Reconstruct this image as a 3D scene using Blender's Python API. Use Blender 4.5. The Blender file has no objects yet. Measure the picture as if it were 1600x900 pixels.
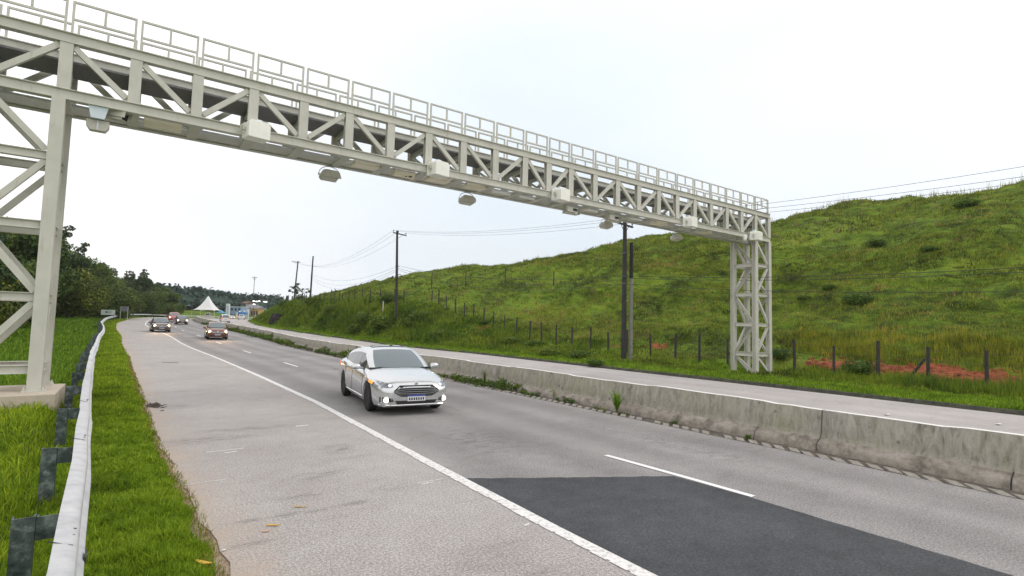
import bpy, bmesh, math, random
import numpy as np
from mathutils import Vector, Matrix
from mathutils.bvhtree import BVHTree
sc = bpy.context.scene
COL = sc.collection
R = math.radians
random.seed(7); RS = np.random.RandomState(11)

# ------------------------------------------------------------------ camera
F_PX, YAW, PITCH, ROLL, CH = 833.93, 0.61195, 0.069566, 0.025478, 2.48
cy_, sy_ = math.cos(YAW), math.sin(YAW)
FWD = Vector((sy_*math.cos(PITCH), cy_*math.cos(PITCH), math.sin(PITCH)))
r0 = Vector((cy_, -sy_, 0)); u0 = r0.cross(FWD)
RGT = r0*math.cos(ROLL) + u0*math.sin(ROLL)
UPV = -r0*math.sin(ROLL) + u0*math.cos(ROLL)
cd = bpy.data.cameras.new('camera'); cam = bpy.data.objects.new('camera', cd); COL.objects.link(cam)
m = Matrix.Identity(4)
for i in range(3):
    m[i][0], m[i][1], m[i][2] = RGT[i], UPV[i], -FWD[i]
m.translation = (0, 0, CH); cam.matrix_world = m
cd.sensor_width = 36; cd.lens = F_PX/1600*36; cd.clip_start = .05; cd.clip_end = 12000
sc.camera = cam

# ------------------------------------------------------------------ world: bright overcast
SUN_EL, SUN_AZ = R(46), R(112)           # azimuth from +Y toward +X
w = bpy.data.worlds.new("World"); sc.world = w; w.use_nodes = True
nt = w.node_tree; nt.nodes.clear()
out = nt.nodes.new('ShaderNodeOutputWorld')
sky = nt.nodes.new('ShaderNodeTexSky'); sky.sky_type = 'NISHITA'; sky.sun_disc = False
sky.sun_elevation = SUN_EL; sky.sun_rotation = SUN_AZ; sky.dust_density = 3; sky.air_density = 1.3
bg = nt.nodes.new('ShaderNodeBackground'); bg.inputs[1].default_value = 0.12
bg2 = nt.nodes.new('ShaderNodeBackground')
tc = nt.nodes.new('ShaderNodeTexCoord')
nz = nt.nodes.new('ShaderNodeTexNoise'); nz.inputs['Scale'].default_value = 1.6; nz.inputs['Detail'].default_value = 5
mp = nt.nodes.new('ShaderNodeMapping'); mp.inputs['Scale'].default_value = (1, 1, 2.2)
nt.links.new(tc.outputs['Generated'], mp.inputs[0]); nt.links.new(mp.outputs[0], nz.inputs['Vector'])
# direction dot with a point of the sky over the hill, where the cloud is thinner and bluer
vm = nt.nodes.new('ShaderNodeVectorMath'); vm.operation = 'DOT_PRODUCT'
vm.inputs[1].default_value = (0.76, 0.65, 0.02)
nt.links.new(tc.outputs['Generated'], vm.inputs[0])
add = nt.nodes.new('ShaderNodeMath'); add.operation = 'MULTIPLY_ADD'; add.inputs[1].default_value = .45; 
nt.links.new(nz.outputs['Fac'], add.inputs[0]); nt.links.new(vm.outputs['Value'], add.inputs[2])
rp = nt.nodes.new('ShaderNodeValToRGB')
rp.color_ramp.elements[0].position = .38; rp.color_ramp.elements[0].color = (.95, .93, .93, 1)
rp.color_ramp.elements[1].position = .66; rp.color_ramp.elements[1].color = (.555, .64, .71, 1)
hf = nt.nodes.new('ShaderNodeMath'); hf.operation = 'MULTIPLY'; hf.inputs[1].default_value = .5
nt.links.new(add.outputs[0], hf.inputs[0]); nt.links.new(hf.outputs[0], rp.inputs[0])
nt.links.new(rp.outputs[0], bg2.inputs[0]); bg2.inputs[1].default_value = 1.5
mx = nt.nodes.new('ShaderNodeMixShader'); mx.inputs[0].default_value = .93
nt.links.new(sky.outputs[0], bg.inputs[0]); nt.links.new(bg.outputs[0], mx.inputs[1]); nt.links.new(bg2.outputs[0], mx.inputs[2])
nt.links.new(mx.outputs[0], out.inputs[0])
sd = bpy.data.lights.new('sun', 'SUN'); sd.energy = .9; sd.angle = R(18); sd.color = (1, .95, .87)
so = bpy.data.objects.new('sun', sd); COL.objects.link(so)
sdir = Vector((math.sin(SUN_AZ)*math.cos(SUN_EL), math.cos(SUN_AZ)*math.cos(SUN_EL), math.sin(SUN_EL)))
so.rotation_euler = sdir.to_track_quat('Z', 'Y').to_euler()
sc.view_settings.view_transform = 'Standard'; sc.view_settings.look = 'None'
sc.view_settings.exposure = 0.0; sc.view_settings.gamma = 1
sc.render.engine = 'CYCLES'
sc.cycles.use_denoising = True
sc.cycles.max_bounces = 6; sc.cycles.transparent_max_bounces = 6

# ------------------------------------------------------------------ materials
MATS = {}
class NT:
    def __init__(s, name):
        s.m = bpy.data.materials.new(name); s.m.use_nodes = True; s.t = s.m.node_tree
        s.b = s.t.nodes['Principled BSDF']; MATS[name] = s.m
    def n(s, typ, **kw):
        nd = s.t.nodes.new(typ)
        for k, v in kw.items():
            if k in nd.inputs.keys(): nd.inputs[k].default_value = v
            else: setattr(nd, k, v)
        return nd
    def l(s, a, b): s.t.links.new(a, b)
    def noise(s, scale, detail=4, rough=.55, vec=None, dist=0):
        nd = s.n('ShaderNodeTexNoise'); nd.inputs['Scale'].default_value = scale; nd.inputs['Detail'].default_value = detail
        nd.inputs['Roughness'].default_value = rough; nd.inputs['Distortion'].default_value = dist
        if vec is None:
            if not hasattr(s, 'tc'): s.tc = s.n('ShaderNodeTexCoord')
            vec = s.tc.outputs['Object']
        s.l(vec, nd.inputs['Vector']); return nd.outputs['Fac']
    def geo(s):
        if not hasattr(s, 'g'): s.g = s.n('ShaderNodeNewGeometry')
        return s.g.outputs['Position']
    def ramp(s, fac, stops):
        nd = s.n('ShaderNodeValToRGB'); e = nd.color_ramp.elements
        while len(e) < len(stops): e.new(.5)
        for q, (p, c) in zip(e, stops):
            q.position = p; q.color = (c[0], c[1], c[2], 1) if hasattr(c, '__len__') else (c, c, c, 1)
        s.l(fac, nd.inputs[0]); return nd.outputs[0]
    def mix(s, fac, a, b, mode='MIX'):
        nd = s.n('ShaderNodeMix'); nd.data_type = 'RGBA'; nd.blend_type = mode
        for sock, v in ((nd.inputs[0], fac), (nd.inputs[6], a), (nd.inputs[7], b)):
            if hasattr(v, 'is_output'): s.l(v, sock)
            elif hasattr(v, '__len__'): sock.default_value = (v[0], v[1], v[2], 1)
            else: sock.default_value = v
        return nd.outputs[2]
    def math(s, op, a, b=0):
        nd = s.n('ShaderNodeMath'); nd.operation = op
        for i, v in ((0, a), (1, b)):
            if hasattr(v, 'is_output'): s.l(v, nd.inputs[i])
            else: nd.inputs[i].default_value = v
        return nd.outputs[0]
    def mapping(s, vec, scale):
        nd = s.n('ShaderNodeMapping'); nd.inputs['Scale'].default_value = scale; s.l(vec, nd.inputs[0]); return nd.outputs[0]
    def col(s, c):
        if hasattr(c, 'is_output'): s.l(c, s.b.inputs['Base Color'])
        else: s.b.inputs['Base Color'].default_value = (c[0], c[1], c[2], 1)
        return s
    def rough(s, v):
        if hasattr(v, 'is_output'): s.l(v, s.b.inputs['Roughness'])
        else: s.b.inputs['Roughness'].default_value = v
        return s
    def bump(s, h, strength=.3, dist=.02):
        nd = s.n('ShaderNodeBump'); nd.inputs['Strength'].default_value = strength; nd.inputs['Distance'].default_value = dist
        s.l(h, nd.inputs['Height']); s.l(nd.outputs[0], s.b.inputs['Normal']); return s
def simple(name, c, rough=.6, metal=0, var=.15, scale=6, spec=.5, coat=0):
    t = NT(name); f = t.noise(scale, 5)
    t.col(t.ramp(f, [(.3, tuple(x*(1-var) for x in c)), (.7, tuple(min(1, x*(1+var)) for x in c))]))
    t.rough(rough); t.b.inputs['Metallic'].default_value = metal; t.b.inputs['Specular IOR Level'].default_value = spec
    if coat: t.b.inputs['Coat Weight'].default_value = coat; t.b.inputs['Coat Roughness'].default_value = .06
    return t.m
def emis(name, c, strength, base=(.8, .8, .8)):
    t = NT(name); t.col(base); t.b.inputs['Emission Color'].default_value = (*c, 1); t.b.inputs['Emission Strength'].default_value = strength; t.rough(.2)
    return t.m
def asphalt(name, c1, c2, grain=.35, bands=0, rough=.85, sand=False):
    t = NT(name); P = t.geo()
    big = t.noise(.35, 6, .6, P); mid = t.noise(3.0, 6, .7, P); fine = t.noise(95, 2, .7, P); fine2 = t.noise(34, 2, .6, P)
    c = t.ramp(t.math('MULTIPLY_ADD', big, .6) if False else t.math('ADD', t.math('MULTIPLY', big, .6), t.math('MULTIPLY', mid, .4)), [(.36, c1), (.62, c2)])
    g = t.ramp(fine, [(.3, 1-grain), (.5, 1.0), (.72, 1+grain)])
    c = t.mix(1, c, g, 'MULTIPLY')
    g2 = t.ramp(fine2, [(.35, 1-grain*.5), (.66, 1+grain*.45)])
    c = t.mix(1, c, g2, 'MULTIPLY')
    # hue speckle of the aggregate
    sm = t.noise(.9, 5, .65, t.mapping(P, (.55, 1.7, 1)), .6)
    c = t.mix(1, c, t.ramp(sm, [(.30, .88), (.42, 1.0), (.62, 1.0), (.72, 1.06)]), 'MULTIPLY')
    spk = t.noise(160, 1, .5, P); c = t.mix(1, c, t.ramp(spk, [(.30, .55), (.36, 1.0), (.66, 1.0), (.72, 1.5)]), 'MULTIPLY')
    if bands:
        uv = t.n('ShaderNodeUVMap'); sx = t.n('ShaderNodeSeparateXYZ'); t.l(uv.outputs[0], sx.inputs[0])
        wv = t.math('COSINE', t.math('MULTIPLY', sx.outputs[0], 2*math.pi/1.7))
        wob = t.noise(.25, 3, .5, P)
        k = t.ramp(t.math('ADD', t.math('MULTIPLY', wv, .22), wob), [(.25, 1-bands), (.75, 1+bands*.5)])
        c = t.mix(1, c, k, 'MULTIPLY')
        # cracks
    cr = t.n('ShaderNodeTexVoronoi'); cr.feature = 'DISTANCE_TO_EDGE'; cr.inputs['Scale'].default_value = .33; 
    wp = t.n('ShaderNodeMix'); wp.data_type = 'VECTOR'; wp.inputs[0].default_value = .25
    nzc = t.n('ShaderNodeTexNoise'); nzc.inputs['Scale'].default_value = 1.6; nzc.inputs['Detail'].default_value = 6; t.l(P, nzc.inputs['Vector'])
    t.l(P, wp.inputs[4]); t.l(nzc.outputs['Color'], wp.inputs[5]); t.l(wp.outputs[1], cr.inputs['Vector'])
    line = t.ramp(cr.outputs['Distance'], [(0, 1), (.004, 0)])
    msk = t.ramp(t.noise(.22, 3, .5, P), [(.56, 0), (.62, .45)])
    c = t.mix(t.math('MULTIPLY', line, msk), c, tuple(x*.45 for x in c1))
    if sand:
        uv = t.n('ShaderNodeUVMap'); sx = t.n('ShaderNodeSeparateXYZ'); t.l(uv.outputs[0], sx.inputs[0])
        k = t.ramp(t.math('ADD', sx.outputs[0], t.math('MULTIPLY', t.math('SUBTRACT', t.noise(1.1, 6, .7, P), .5), 1.5)), [(0, .65), (.25, .28), (.65, 0)])
        c = t.mix(k, c, t.mix(fine, (.33, .25, .19), (.50, .41, .33)))
    t.col(c).rough(rough); t.bump(t.math('ADD', fine, t.math('MULTIPLY', mid, .5)), .2, .003)
    t.b.inputs['Specular IOR Level'].default_value = .3
    return t.m
asphalt('asphalt_shoulder', (.320, .296, .283), (.405, .382, .366), .6, sand=True)
asphalt('asphalt_lane', (.222, .213, .210), (.295, .284, .279), .6, bands=.16)
asphalt('asphalt_far', (.36, .335, .325), (.45, .42, .41), .25, bands=.05)
asphalt('asphalt_patch', (.040, .042, .047), (.078, .082, .090), .5)
simple('road_paint', (.78, .78, .77), .6, var=.1, scale=25)
t = NT('road_paint_worn'); f = t.noise(14, 6, .75)
t.col(t.ramp(f, [(.38, (.42, .40, .385)), (.5, (.70, .69, .675)), (.8, (.80, .80, .79))])); t.rough(.65)
# galvanised / painted steel of the gantry
t = NT('gantry_paint'); P = t.geo()
t.col(t.ramp(t.noise(2.2, 6, .6, P), [(.3, (.51, .51, .45)), (.7, (.60, .595, .53))])); t.rough(.55); t.bump(t.noise(60, 2, .5, P), .05, .002)
c0 = t.b.inputs['Base Color'].links[0].from_socket; t.col(t.mix(t.ramp(t.noise(3.5, 7, .75, t.mapping(P, (2.5, 2.5, .5))), [(.56, 0), (.72, .38)]), c0, (.24, .21, .16)))
simple('deck_dark', (.17, .17, .175), .7, var=.25, scale=30)
simple('plate_zinc', (.55, .58, .6), .4, .6)
simple('equipment_white', (.90, .90, .84), .45, var=.04)
simple('equipment_cream', (.88, .82, .66), .5, var=.05)
simple('equipment_grey', (.55, .54, .47), .5, var=.08)
simple('plate_bluish', (.62, .72, .78), .4, var=.04)
simple('lens_dark', (.02, .02, .025), .15, var=.1)
simple('lens_glass', (.62, .62, .55), .2, var=.1)
t = NT('concrete_pad'); f = t.noise(3, 8, .65)
t.col(t.ramp(f, [(.3, (.42, .36, .29)), (.7, (.55, .48, .39))])); t.rough(.85); t.bump(t.noise(30, 4), .2, .01)
t = NT('concrete_barrier'); P = t.geo()
v = t.mapping(P, (1.6, 1.6, .42)); st = t.noise(4.6, 9, .8, v, .5); big = t.noise(.8, 4, .6, P)
spx = t.n('ShaderNodeSeparateXYZ'); t.l(P, spx.inputs[0])
c = t.ramp(st, [(.34, (.085, .08, .062)), (.42, (.20, .185, .15)), (.50, (.28, .262, .225)), (.66, (.39, .365, .32))])
c = t.mix(t.ramp(big, [(.4, 0), (.65, .45)]), c, (.27, .27, .17))
vo = t.n('ShaderNodeTexVoronoi'); vo.inputs['Scale'].default_value = 2.6; t.l(P, vo.inputs['Vector'])
c = t.mix(t.ramp(vo.outputs['Distance'], [(.10, .75), (.14, 0)]), c, (.11, .105, .09))
c = t.mix(t.ramp(t.noise(22, 5, .7, P), [(.30, .6), (.42, 0)]), c, (.16, .15, .11))
t.col(c).rough(.9); t.bump(t.noise(18, 6, .7, P), .5, .02)
t = NT('concrete_foot'); P = t.geo()
t.col(t.ramp(t.noise(4, 8, .7, P), [(.33, (.14, .12, .10)), (.5, (.29, .26, .22)), (.68, (.41, .37, .325))])); t.rough(.9); t.bump(t.noise(18, 6, .7, P), .5, .02)
simple('barrier_top_skylit', (.78, .77, .74), .8, var=.1, scale=14)  # pale tone paints the brightness of the open sky onto the barrier top
simple('gutter_concrete', (.115, .10, .082), .95, var=.6, scale=7)
simple('joint_dark', (.05, .046, .04), .95)
simple('gutter_bar', (.27, .25, .22), .9, var=.3, scale=9)
simple('kerb_dark', (.060, .062, .045), .95, var=.5, scale=4)
t = NT('rail_galvanised'); P = t.geo()
c = t.ramp(t.noise(5, 6, .65, P), [(.3, (.40, .41, .425)), (.55, (.52, .525, .54)), (.8, (.62, .62, .625))])
c = t.mix(t.ramp(t.noise(2.0, 6, .8, P), [(.62, 0), (.72, .5)]), c, (.30, .23, .19))
t.col(c).rough(.5); t.b.inputs['Metallic'].default_value = .15
t = NT('post_galvanised'); P = t.geo()
t.col(t.ramp(t.noise(9, 6, .7, P), [(.35, (.035, .05, .05)), (.52, (.09, .115, .115)), (.70, (.28, .33, .32))])); t.rough(.5); t.b.inputs['Metallic'].default_value = .4
simple('bolt_dark', (.05, .05, .055), .5, .5)
simple('black_rubber', (.012, .012, .013), .8, var=.1)
t = NT('wood_post'); P = t.geo()
t.col(t.ramp(t.noise(9, 6, .6, t.mapping(P, (3, 3, .5))), [(.3, (.022, .02, .018)), (.7, (.075, .066, .058))])); t.rough(.9)
simple('wood_light', (.5, .48, .44), .8)
simple('pole_dark', (.040, .036, .036), .85, var=.3, scale=3)
simple('pole_concrete', (.22, .215, .20), .85, var=.2, scale=3)
simple('pole_black', (.012, .012, .012), .7, var=.2)
simple('wire', (.06, .06, .065), .6, .3)
# soil / grass ground
t = NT('ground'); P = t.geo()
n1 = t.noise(.12, 7, .62, P); n2 = t.noise(1.3, 8, .7, t.mapping(P, (1, .45, 1))); n3 = t.noise(9, 4, .6, P)
c = t.ramp(t.math('ADD', t.math('MULTIPLY', n1, .45), t.math('MULTIPLY', n2, .55)),
    [(.34, (.020, .028, .008)), (.43, (.055, .085, .012)), (.52, (.12, .19, .018)), (.60, (.18, .235, .025)), (.72, (.185, .155, .045))])
c = t.mix(1, c, t.ramp(n3, [(.3, .6), (.7, 1.3)]), 'MULTIPLY')
at = t.n('ShaderNodeVertexColor'); at.layer_name = 'soil'; sp = t.n('ShaderNodeSeparateColor'); t.l(at.outputs[0], sp.inputs[0])
red = t.ramp(t.noise(2.5, 6, .7, P), [(.35, (.15, .045, .022)), (.65, (.36, .115, .055))])
brn = t.ramp(t.noise(7, 6, .75, P), [(.33, (.14, .095, .055)), (.5, (.34, .26, .19)), (.68, (.46, .38, .31))])
brk = t.noise(2.2, 6, .75, P)
m1 = t.ramp(t.math('ADD', sp.outputs[0], t.math('MULTIPLY', t.math('SUBTRACT', brk, .5), 1.3)), [(.45, 0), (.6, 1)])
m2 = t.ramp(t.math('ADD', sp.outputs[1], t.math('MULTIPLY', t.math('SUBTRACT', brk, .5), 1.0)), [(.4, 0), (.6, 1)])
c = t.mix(m1, c, red); c = t.mix(m2, c, brn)
t.col(c).rough(.95); t.bump(t.math('ADD', n2, t.math('MULTIPLY', n3, .4)), .8, .25); t.b.inputs['Specular IOR Level'].default_value = .1
def leafmat(name, stops, scale=.35, fine=3.0, tr=.25):
    t = NT(name); P = t.geo()
    f = t.math('ADD', t.math('MULTIPLY', t.noise(scale, 5, .6, P), .55), t.math('MULTIPLY', t.noise(fine, 3, .7, P), .45))
    oi = t.n('ShaderNodeObjectInfo')
    c = t.ramp(f, stops)
    c = t.mix(1, c, t.ramp(oi.outputs['Random'], [(0, (.75, .85, .9)), (.5, (1, 1, 1)), (1, (1.25, 1.12, .8))]), 'MULTIPLY')
    t.geo(); c = t.mix(1, c, t.ramp(t.g.outputs['Random Per Island'], [(0, (.50, .58, .7)), (.45, (.95, .95, .9)), (.85, (1.35, 1.22, 1.1)), (1, (1.9, 1.55, 1.9))]), 'MULTIPLY')
    t.col(c).rough(.6); t.b.inputs['Specular IOR Level'].default_value = .25
    if tr:
        tb = t.n('ShaderNodeBsdfTranslucent'); t.l(c, tb.inputs[0]); ms = t.n('ShaderNodeMixShader'); ms.inputs[0].default_value = tr
        t.l(t.b.outputs[0], ms.inputs[1]); t.l(tb.outputs[0], ms.inputs[2])
        t.l(ms.outputs[0], t.t.nodes['Material Output'].inputs[0])
    return t.m
leafmat('blade_verge', [(.36, (.080, .140, .010)), (.48, (.165, .285, .016)), (.60, (.25, .385, .030)), (.72, (.38, .40, .12))], .9, 11, .35)
leafmat('blade_hill', [(.37, (.030, .036, .012)), (.43, (.080, .105, .016)), (.50, (.168, .212, .024)), (.57, (.245, .28, .040)), (.64, (.31, .235, .075))], .16, 1.1, .3)
leafmat('blade_bank', [(.38, (.035, .065, .012)), (.48, (.095, .175, .018)), (.60, (.200, .275, .028))], .3, 2, .3)
leafmat('blade_dry', [(.4, (.20, .14, .06)), (.65, (.34, .27, .14))], .5, 3, .3)
leafmat('leaf_dark', [(.38, (.020, .040, .012)), (.52, (.042, .075, .018)), (.66, (.075, .115, .028))], .25, 1.5, .2)
leafmat('leaf_mid', [(.38, (.035, .065, .012)), (.52, (.080, .130, .022)), (.66, (.145, .20, .038))], .25, 1.5, .2)
leafmat('leaf_olive', [(.38, (.040, .062, .012)), (.52, (.085, .125, .020)), (.66, (.135, .18, .034))], .25, 1.5, .2)
leafmat('leaf_hazed', [(.38, (.022, .050, .040)), (.52, (.040, .078, .055)), (.66, (.062, .105, .065))], .08, .6, .1)  # blue of the distant air is mixed into these leaf colours
leafmat('leaf_weed', [(.38, (.045, .085, .012)), (.52, (.10, .17, .022)), (.66, (.17, .24, .05))], 2, 9, .3)
simple('bark', (.07, .055, .045), .95, var=.3, scale=5)
simple('far_hill_hazed', (.045, .085, .085), .95, var=.2, scale=.01)  # bluish tone paints distance haze into the hill colour

# ------------------------------------------------------------------ helpers
def tag(o, label=None, cat=None, group=None, kind=None):
    if label: o['label'] = label
    if cat: o['category'] = cat
    if group: o['group'] = group
    if kind: o['kind'] = kind
    return o
def empty(name, loc, label, cat, group=None, rz=0):
    o = bpy.data.objects.new(name, None); COL.objects.link(o); o.location = loc; o.rotation_euler = (0, 0, rz)
    o.empty_display_size = .3
    return tag(o, label, cat, group)
def copy_tree(o, parent=None):
    c = o.copy(); COL.objects.link(c); c.parent = parent
    for ch in list(o.children): copy_tree(ch, c)
    return c
def frame(d, up=None):
    d = Vector(d).normalized(); up = Vector(up) if up else Vector((0, 0, 1))
    if abs(d.dot(up)) > .98: up = Vector((0, 1, 0))
    s = d.cross(up).normalized(); u = s.cross(d).normalized()
    return d, s, u
class MB:
    def __init__(s): s.v = []; s.f = []; s.m = []; s.cur = 0
    def add(s, vs, fs):
        b = len(s.v); s.v += [tuple(v) for v in vs]; s.f += [tuple(b+i for i in f) for f in fs]; s.m += [s.cur]*len(fs); return s
    def box(s, c, size, M=None, taper=1, bev=0):
        x, y, z = [q/2 for q in size]; vs = []
        for k, (i, j, l) in enumerate([(-1, -1, -1), (1, -1, -1), (1, 1, -1), (-1, 1, -1), (-1, -1, 1), (1, -1, 1), (1, 1, 1), (-1, 1, 1)]):
            tt = taper if l > 0 else 1
            v = Vector((i*x*tt, j*y*tt, l*z))
            if M is not None: v = M @ v
            vs.append(v + Vector(c))
        return s.add(vs, [(0, 3, 2, 1), (4, 5, 6, 7), (0, 1, 5, 4), (1, 2, 6, 5), (2, 3, 7, 6), (3, 0, 4, 7)])
    def prism(s, poly, p, q, up=None, cap=True):
        p = Vector(p); q = Vector(q); d, sd_, u = frame(q-p, up); n = len(poly)
        vs = [p + sd_*a + u*b for a, b in poly] + [q + sd_*a + u*b for a, b in poly]
        fs = [(i, (i+1) % n, n+(i+1) % n, n+i) for i in range(n)]
        if cap: fs += [tuple(range(n-1, -1, -1)), tuple(range(n, 2*n))]
        return s.add(vs, fs)
    def bar(s, p, q, w, h, up=None):
        return s.prism([(-w/2, -h/2), (w/2, -h/2), (w/2, h/2), (-w/2, h/2)], p, q, up)
    def hbeam(s, p, q, w, h, up=None, t=.022, tw=.016):
        # flanges of width w at +-h/2 along "up"
        a, b, c = w/2, h/2, h/2-t
        e = tw/2
        return s.prism([(-a, -b), (a, -b), (a, -c), (e, -c), (e, c), (a, c), (a, b), (-a, b), (-a, c), (-e, c), (-e, -c), (-a, -c)], p, q, up)
    def tube(s, pts, r, n=8, cap=True, closed=False):
        pts = [Vector(p) for p in pts]; N = len(pts); rs = r if hasattr(r, '__len__') else [r]*N
        b = []; 
        for i, p in enumerate(pts):
            d = (pts[min(i+1, N-1)] - pts[max(i-1, 0)])
            _, sd_, u = frame(d)
            b += [p + (sd_*math.cos(2*math.pi*k/n) + u*math.sin(2*math.pi*k/n))*rs[i] for k in range(n)]
        fs = [(i*n+k, i*n+(k+1) % n, (i+1)*n+(k+1) % n, (i+1)*n+k) for i in range(N-1) for k in range(n)]
        if cap: fs += [tuple(range(n-1, -1, -1)), tuple((N-1)*n+k for k in range(n))]
        return s.add(b, fs)
    def lathe(s, prof, c, axis='Z', n=20, M=None):
        # prof: list of (r, h)
        vs = []; c = Vector(c)
        for r, h in prof:
            for k in range(n):
                a = 2*math.pi*k/n; v = Vector((r*math.cos(a), r*math.sin(a), h))
                if axis == 'Y': v = Vector((v.x, v.z, -v.y))
                if axis == 'X': v = Vector((v.z, v.x, v.y))
                if M is not None: v = M @ v
                vs.append(c+v)
        N = len(prof)
        fs = [(i*n+k, i*n+(k+1) % n, (i+1)*n+(k+1) % n, (i+1)*n+k) for i in range(N-1) for k in range(n)]
        if prof[0][0] > 1e-4: fs.append(tuple(range(n-1, -1, -1)))
        if prof[-1][0] > 1e-4: fs.append(tuple((N-1)*n+k for k in range(n)))
        return s.add(vs, fs)
    def build(s, name, mats, parent=None, smooth=False, auto=None, bevel=0):
        me = bpy.data.meshes.new(name); me.from_pydata(s.v, [], s.f)
        if isinstance(mats, str): mats = [mats]
        for q in mats: me.materials.append(MATS[q])
        if len(mats) > 1: me.polygons.foreach_set('material_index', s.m)
        bm = bmesh.new(); bm.from_mesh(me); bmesh.ops.recalc_face_normals(bm, faces=bm.faces); bm.to_mesh(me); bm.free()
        if smooth: me.polygons.foreach_set('use_smooth', [True]*len(me.polygons))
        if auto: me.set_sharp_from_angle(angle=R(auto))
        o = bpy.data.objects.new(name, me); COL.objects.link(o); o.parent = parent
        if bevel:
            bv = o.modifiers.new('bevel', 'BEVEL'); bv.width = bevel; bv.segments = 2; bv.limit_method = 'ANGLE'
        return o
def fastmesh(name, V, Fq, mats, smooth=False, parent=None, midx=None):
    V = np.asarray(V, np.float32); Fq = np.asarray(Fq, np.int32); k = Fq.shape[1]
    me = bpy.data.meshes.new(name); me.vertices.add(len(V)); me.vertices.foreach_set('co', V.ravel())
    me.loops.add(Fq.size); me.loops.foreach_set('vertex_index', Fq.ravel())
    me.polygons.add(len(Fq)); me.polygons.foreach_set('loop_start', np.arange(0, Fq.size, k, dtype=np.int32))
    for q in ([mats] if isinstance(mats, str) else mats): me.materials.append(MATS[q])
    if midx is not None: me.polygons.foreach_set('material_index', np.asarray(midx, np.int32))
    if smooth: me.polygons.foreach_set('use_smooth', np.ones(len(Fq), bool))
    me.update(calc_edges=True)
    o = bpy.data.objects.new(name, me); COL.objects.link(o); o.parent = parent
    return o
def h2(ix, iy, seed):
    n = (ix.astype(np.int64)*374761393 + iy.astype(np.int64)*668265263 + seed*1442695041) & 0xffffffff
    n = ((n ^ (n >> 13))*1274126177) & 0xffffffff
    return ((n ^ (n >> 16)) & 0xffff)/65535.0
def vnoise(x, y, seed=0):
    ix = np.floor(x); iy = np.floor(y); fx = x-ix; fy = y-iy
    fx = fx*fx*(3-2*fx); fy = fy*fy*(3-2*fy)
    a = h2(ix, iy, seed); b = h2(ix+1, iy, seed); c = h2(ix, iy+1, seed); d = h2(ix+1, iy+1, seed)
    return (a*(1-fx)+b*fx)*(1-fy) + (c*(1-fx)+d*fx)*fy
def fbm(x, y, o=4, seed=0):
    s = 0; a = .5; t = 0
    for i in range(o): s = s+a*vnoise(x*2**i, y*2**i, seed+i*17); t += a; a *= .5
    return s/t
def sstep(x, a, b):
    t = np.clip((x-a)/(b-a), 0, 1); return t*t*(3-2*t)

# ------------------------------------------------------------------ road axis (the median)
CP = [(12.4, -60), (12.4, -30), (12.4, 0), (12.4, 25), (12.4, 50), (12.4, 65), (12.1, 75), (11.6, 85), (11.0, 100), (10.7, 112), (10.8, 125), (11.5, 140),
      (13.3, 160), (17.5, 185), (26, 215), (42, 252), (68, 292), (105, 335), (160, 380), (230, 415), (330, 440)]
def catmull(P, step=1.0):
    P = [np.array(p, float) for p in P]; out_ = []
    for i in range(len(P)-1):
        p0 = P[max(i-1, 0)]; p1 = P[i]; p2 = P[i+1]; p3 = P[min(i+2, len(P)-1)]
        n = max(2, int(np.linalg.norm(p2-p1)/step))
        for k in range(n):
            t = k/n
            out_.append(.5*((2*p1)+(-p0+p2)*t+(2*p0-5*p1+4*p2-p3)*t*t+(-p0+3*p1-3*p2+p3)*t**3))
    out_.append(P[-1]); return np.array(out_)
AX = catmull(CP, 1.0)
ker = np.ones(9)/9
for c_ in (0, 1):
    pad = np.pad(AX[:, c_], 4, mode='edge'); sm = np.convolve(pad, ker, 'valid'); sm[:5] = AX[:5, c_]; sm[-5:] = AX[-5:, c_]; AX[:, c_] = sm
dAX = np.gradient(AX, axis=0); TN = dAX/np.linalg.norm(dAX, axis=1)[:, None]; NR = np.stack([TN[:, 1], -TN[:, 0]], 1)   # right normal
SS = np.concatenate([[0], np.cumsum(np.linalg.norm(np.diff(AX, axis=0), axis=1))])-60.0    # s ~ Y near the camera
_y = np.arange(-80, 900, 1.0)
_z = np.cumsum(.0215*np.clip((_y-42)/16, 0, 1)*np.clip((190-_y)/80, 0, 1))
def zr(s): return np.interp(s, _y, _z)
def at(s, o, dz=0.0):
    x = np.interp(s, SS, AX[:, 0]); y = np.interp(s, SS, AX[:, 1]); nx = np.interp(s, SS, NR[:, 0]); ny = np.interp(s, SS, NR[:, 1])
    return np.stack([x+nx*o, y+ny*o, zr(s)+dz+0*o+0*s], -1)
def so_of(x, y):
    x = np.asarray(x, float).ravel(); y = np.asarray(y, float).ravel(); S_ = np.empty_like(x); O_ = np.empty_like(x)
    for i in range(0, len(x), 20000):
        dx = x[i:i+20000, None]-AX[None, ::2, 0]; dy = y[i:i+20000, None]-AX[None, ::2, 1]
        j = np.argmin(dx*dx+dy*dy, 1)*2
        ax = x[i:i+20000]-AX[j, 0]; ay = y[i:i+20000]-AX[j, 1]
        along = ax*TN[j, 0]+ay*TN[j, 1]; S_[i:i+20000] = SS[j]+along
        O_[i:i+20000] = ax*NR[j, 0]+ay*NR[j, 1]
    return S_, O_
def I(tab): 
    a = np.array(tab, float); return lambda s: np.interp(s, a[:, 0], a[:, 1])
o_grass = I([(-60, -11.5), (6, -11.55), (8.5, -11.6), (12.8, -11.88), (20, -12.05), (31, -12.4), (42, -12.6), (55, -13.2), (80, -13.6), (105, -13.2), (120, -12.3), (150, -11.8), (400, -11.8)])
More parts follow.
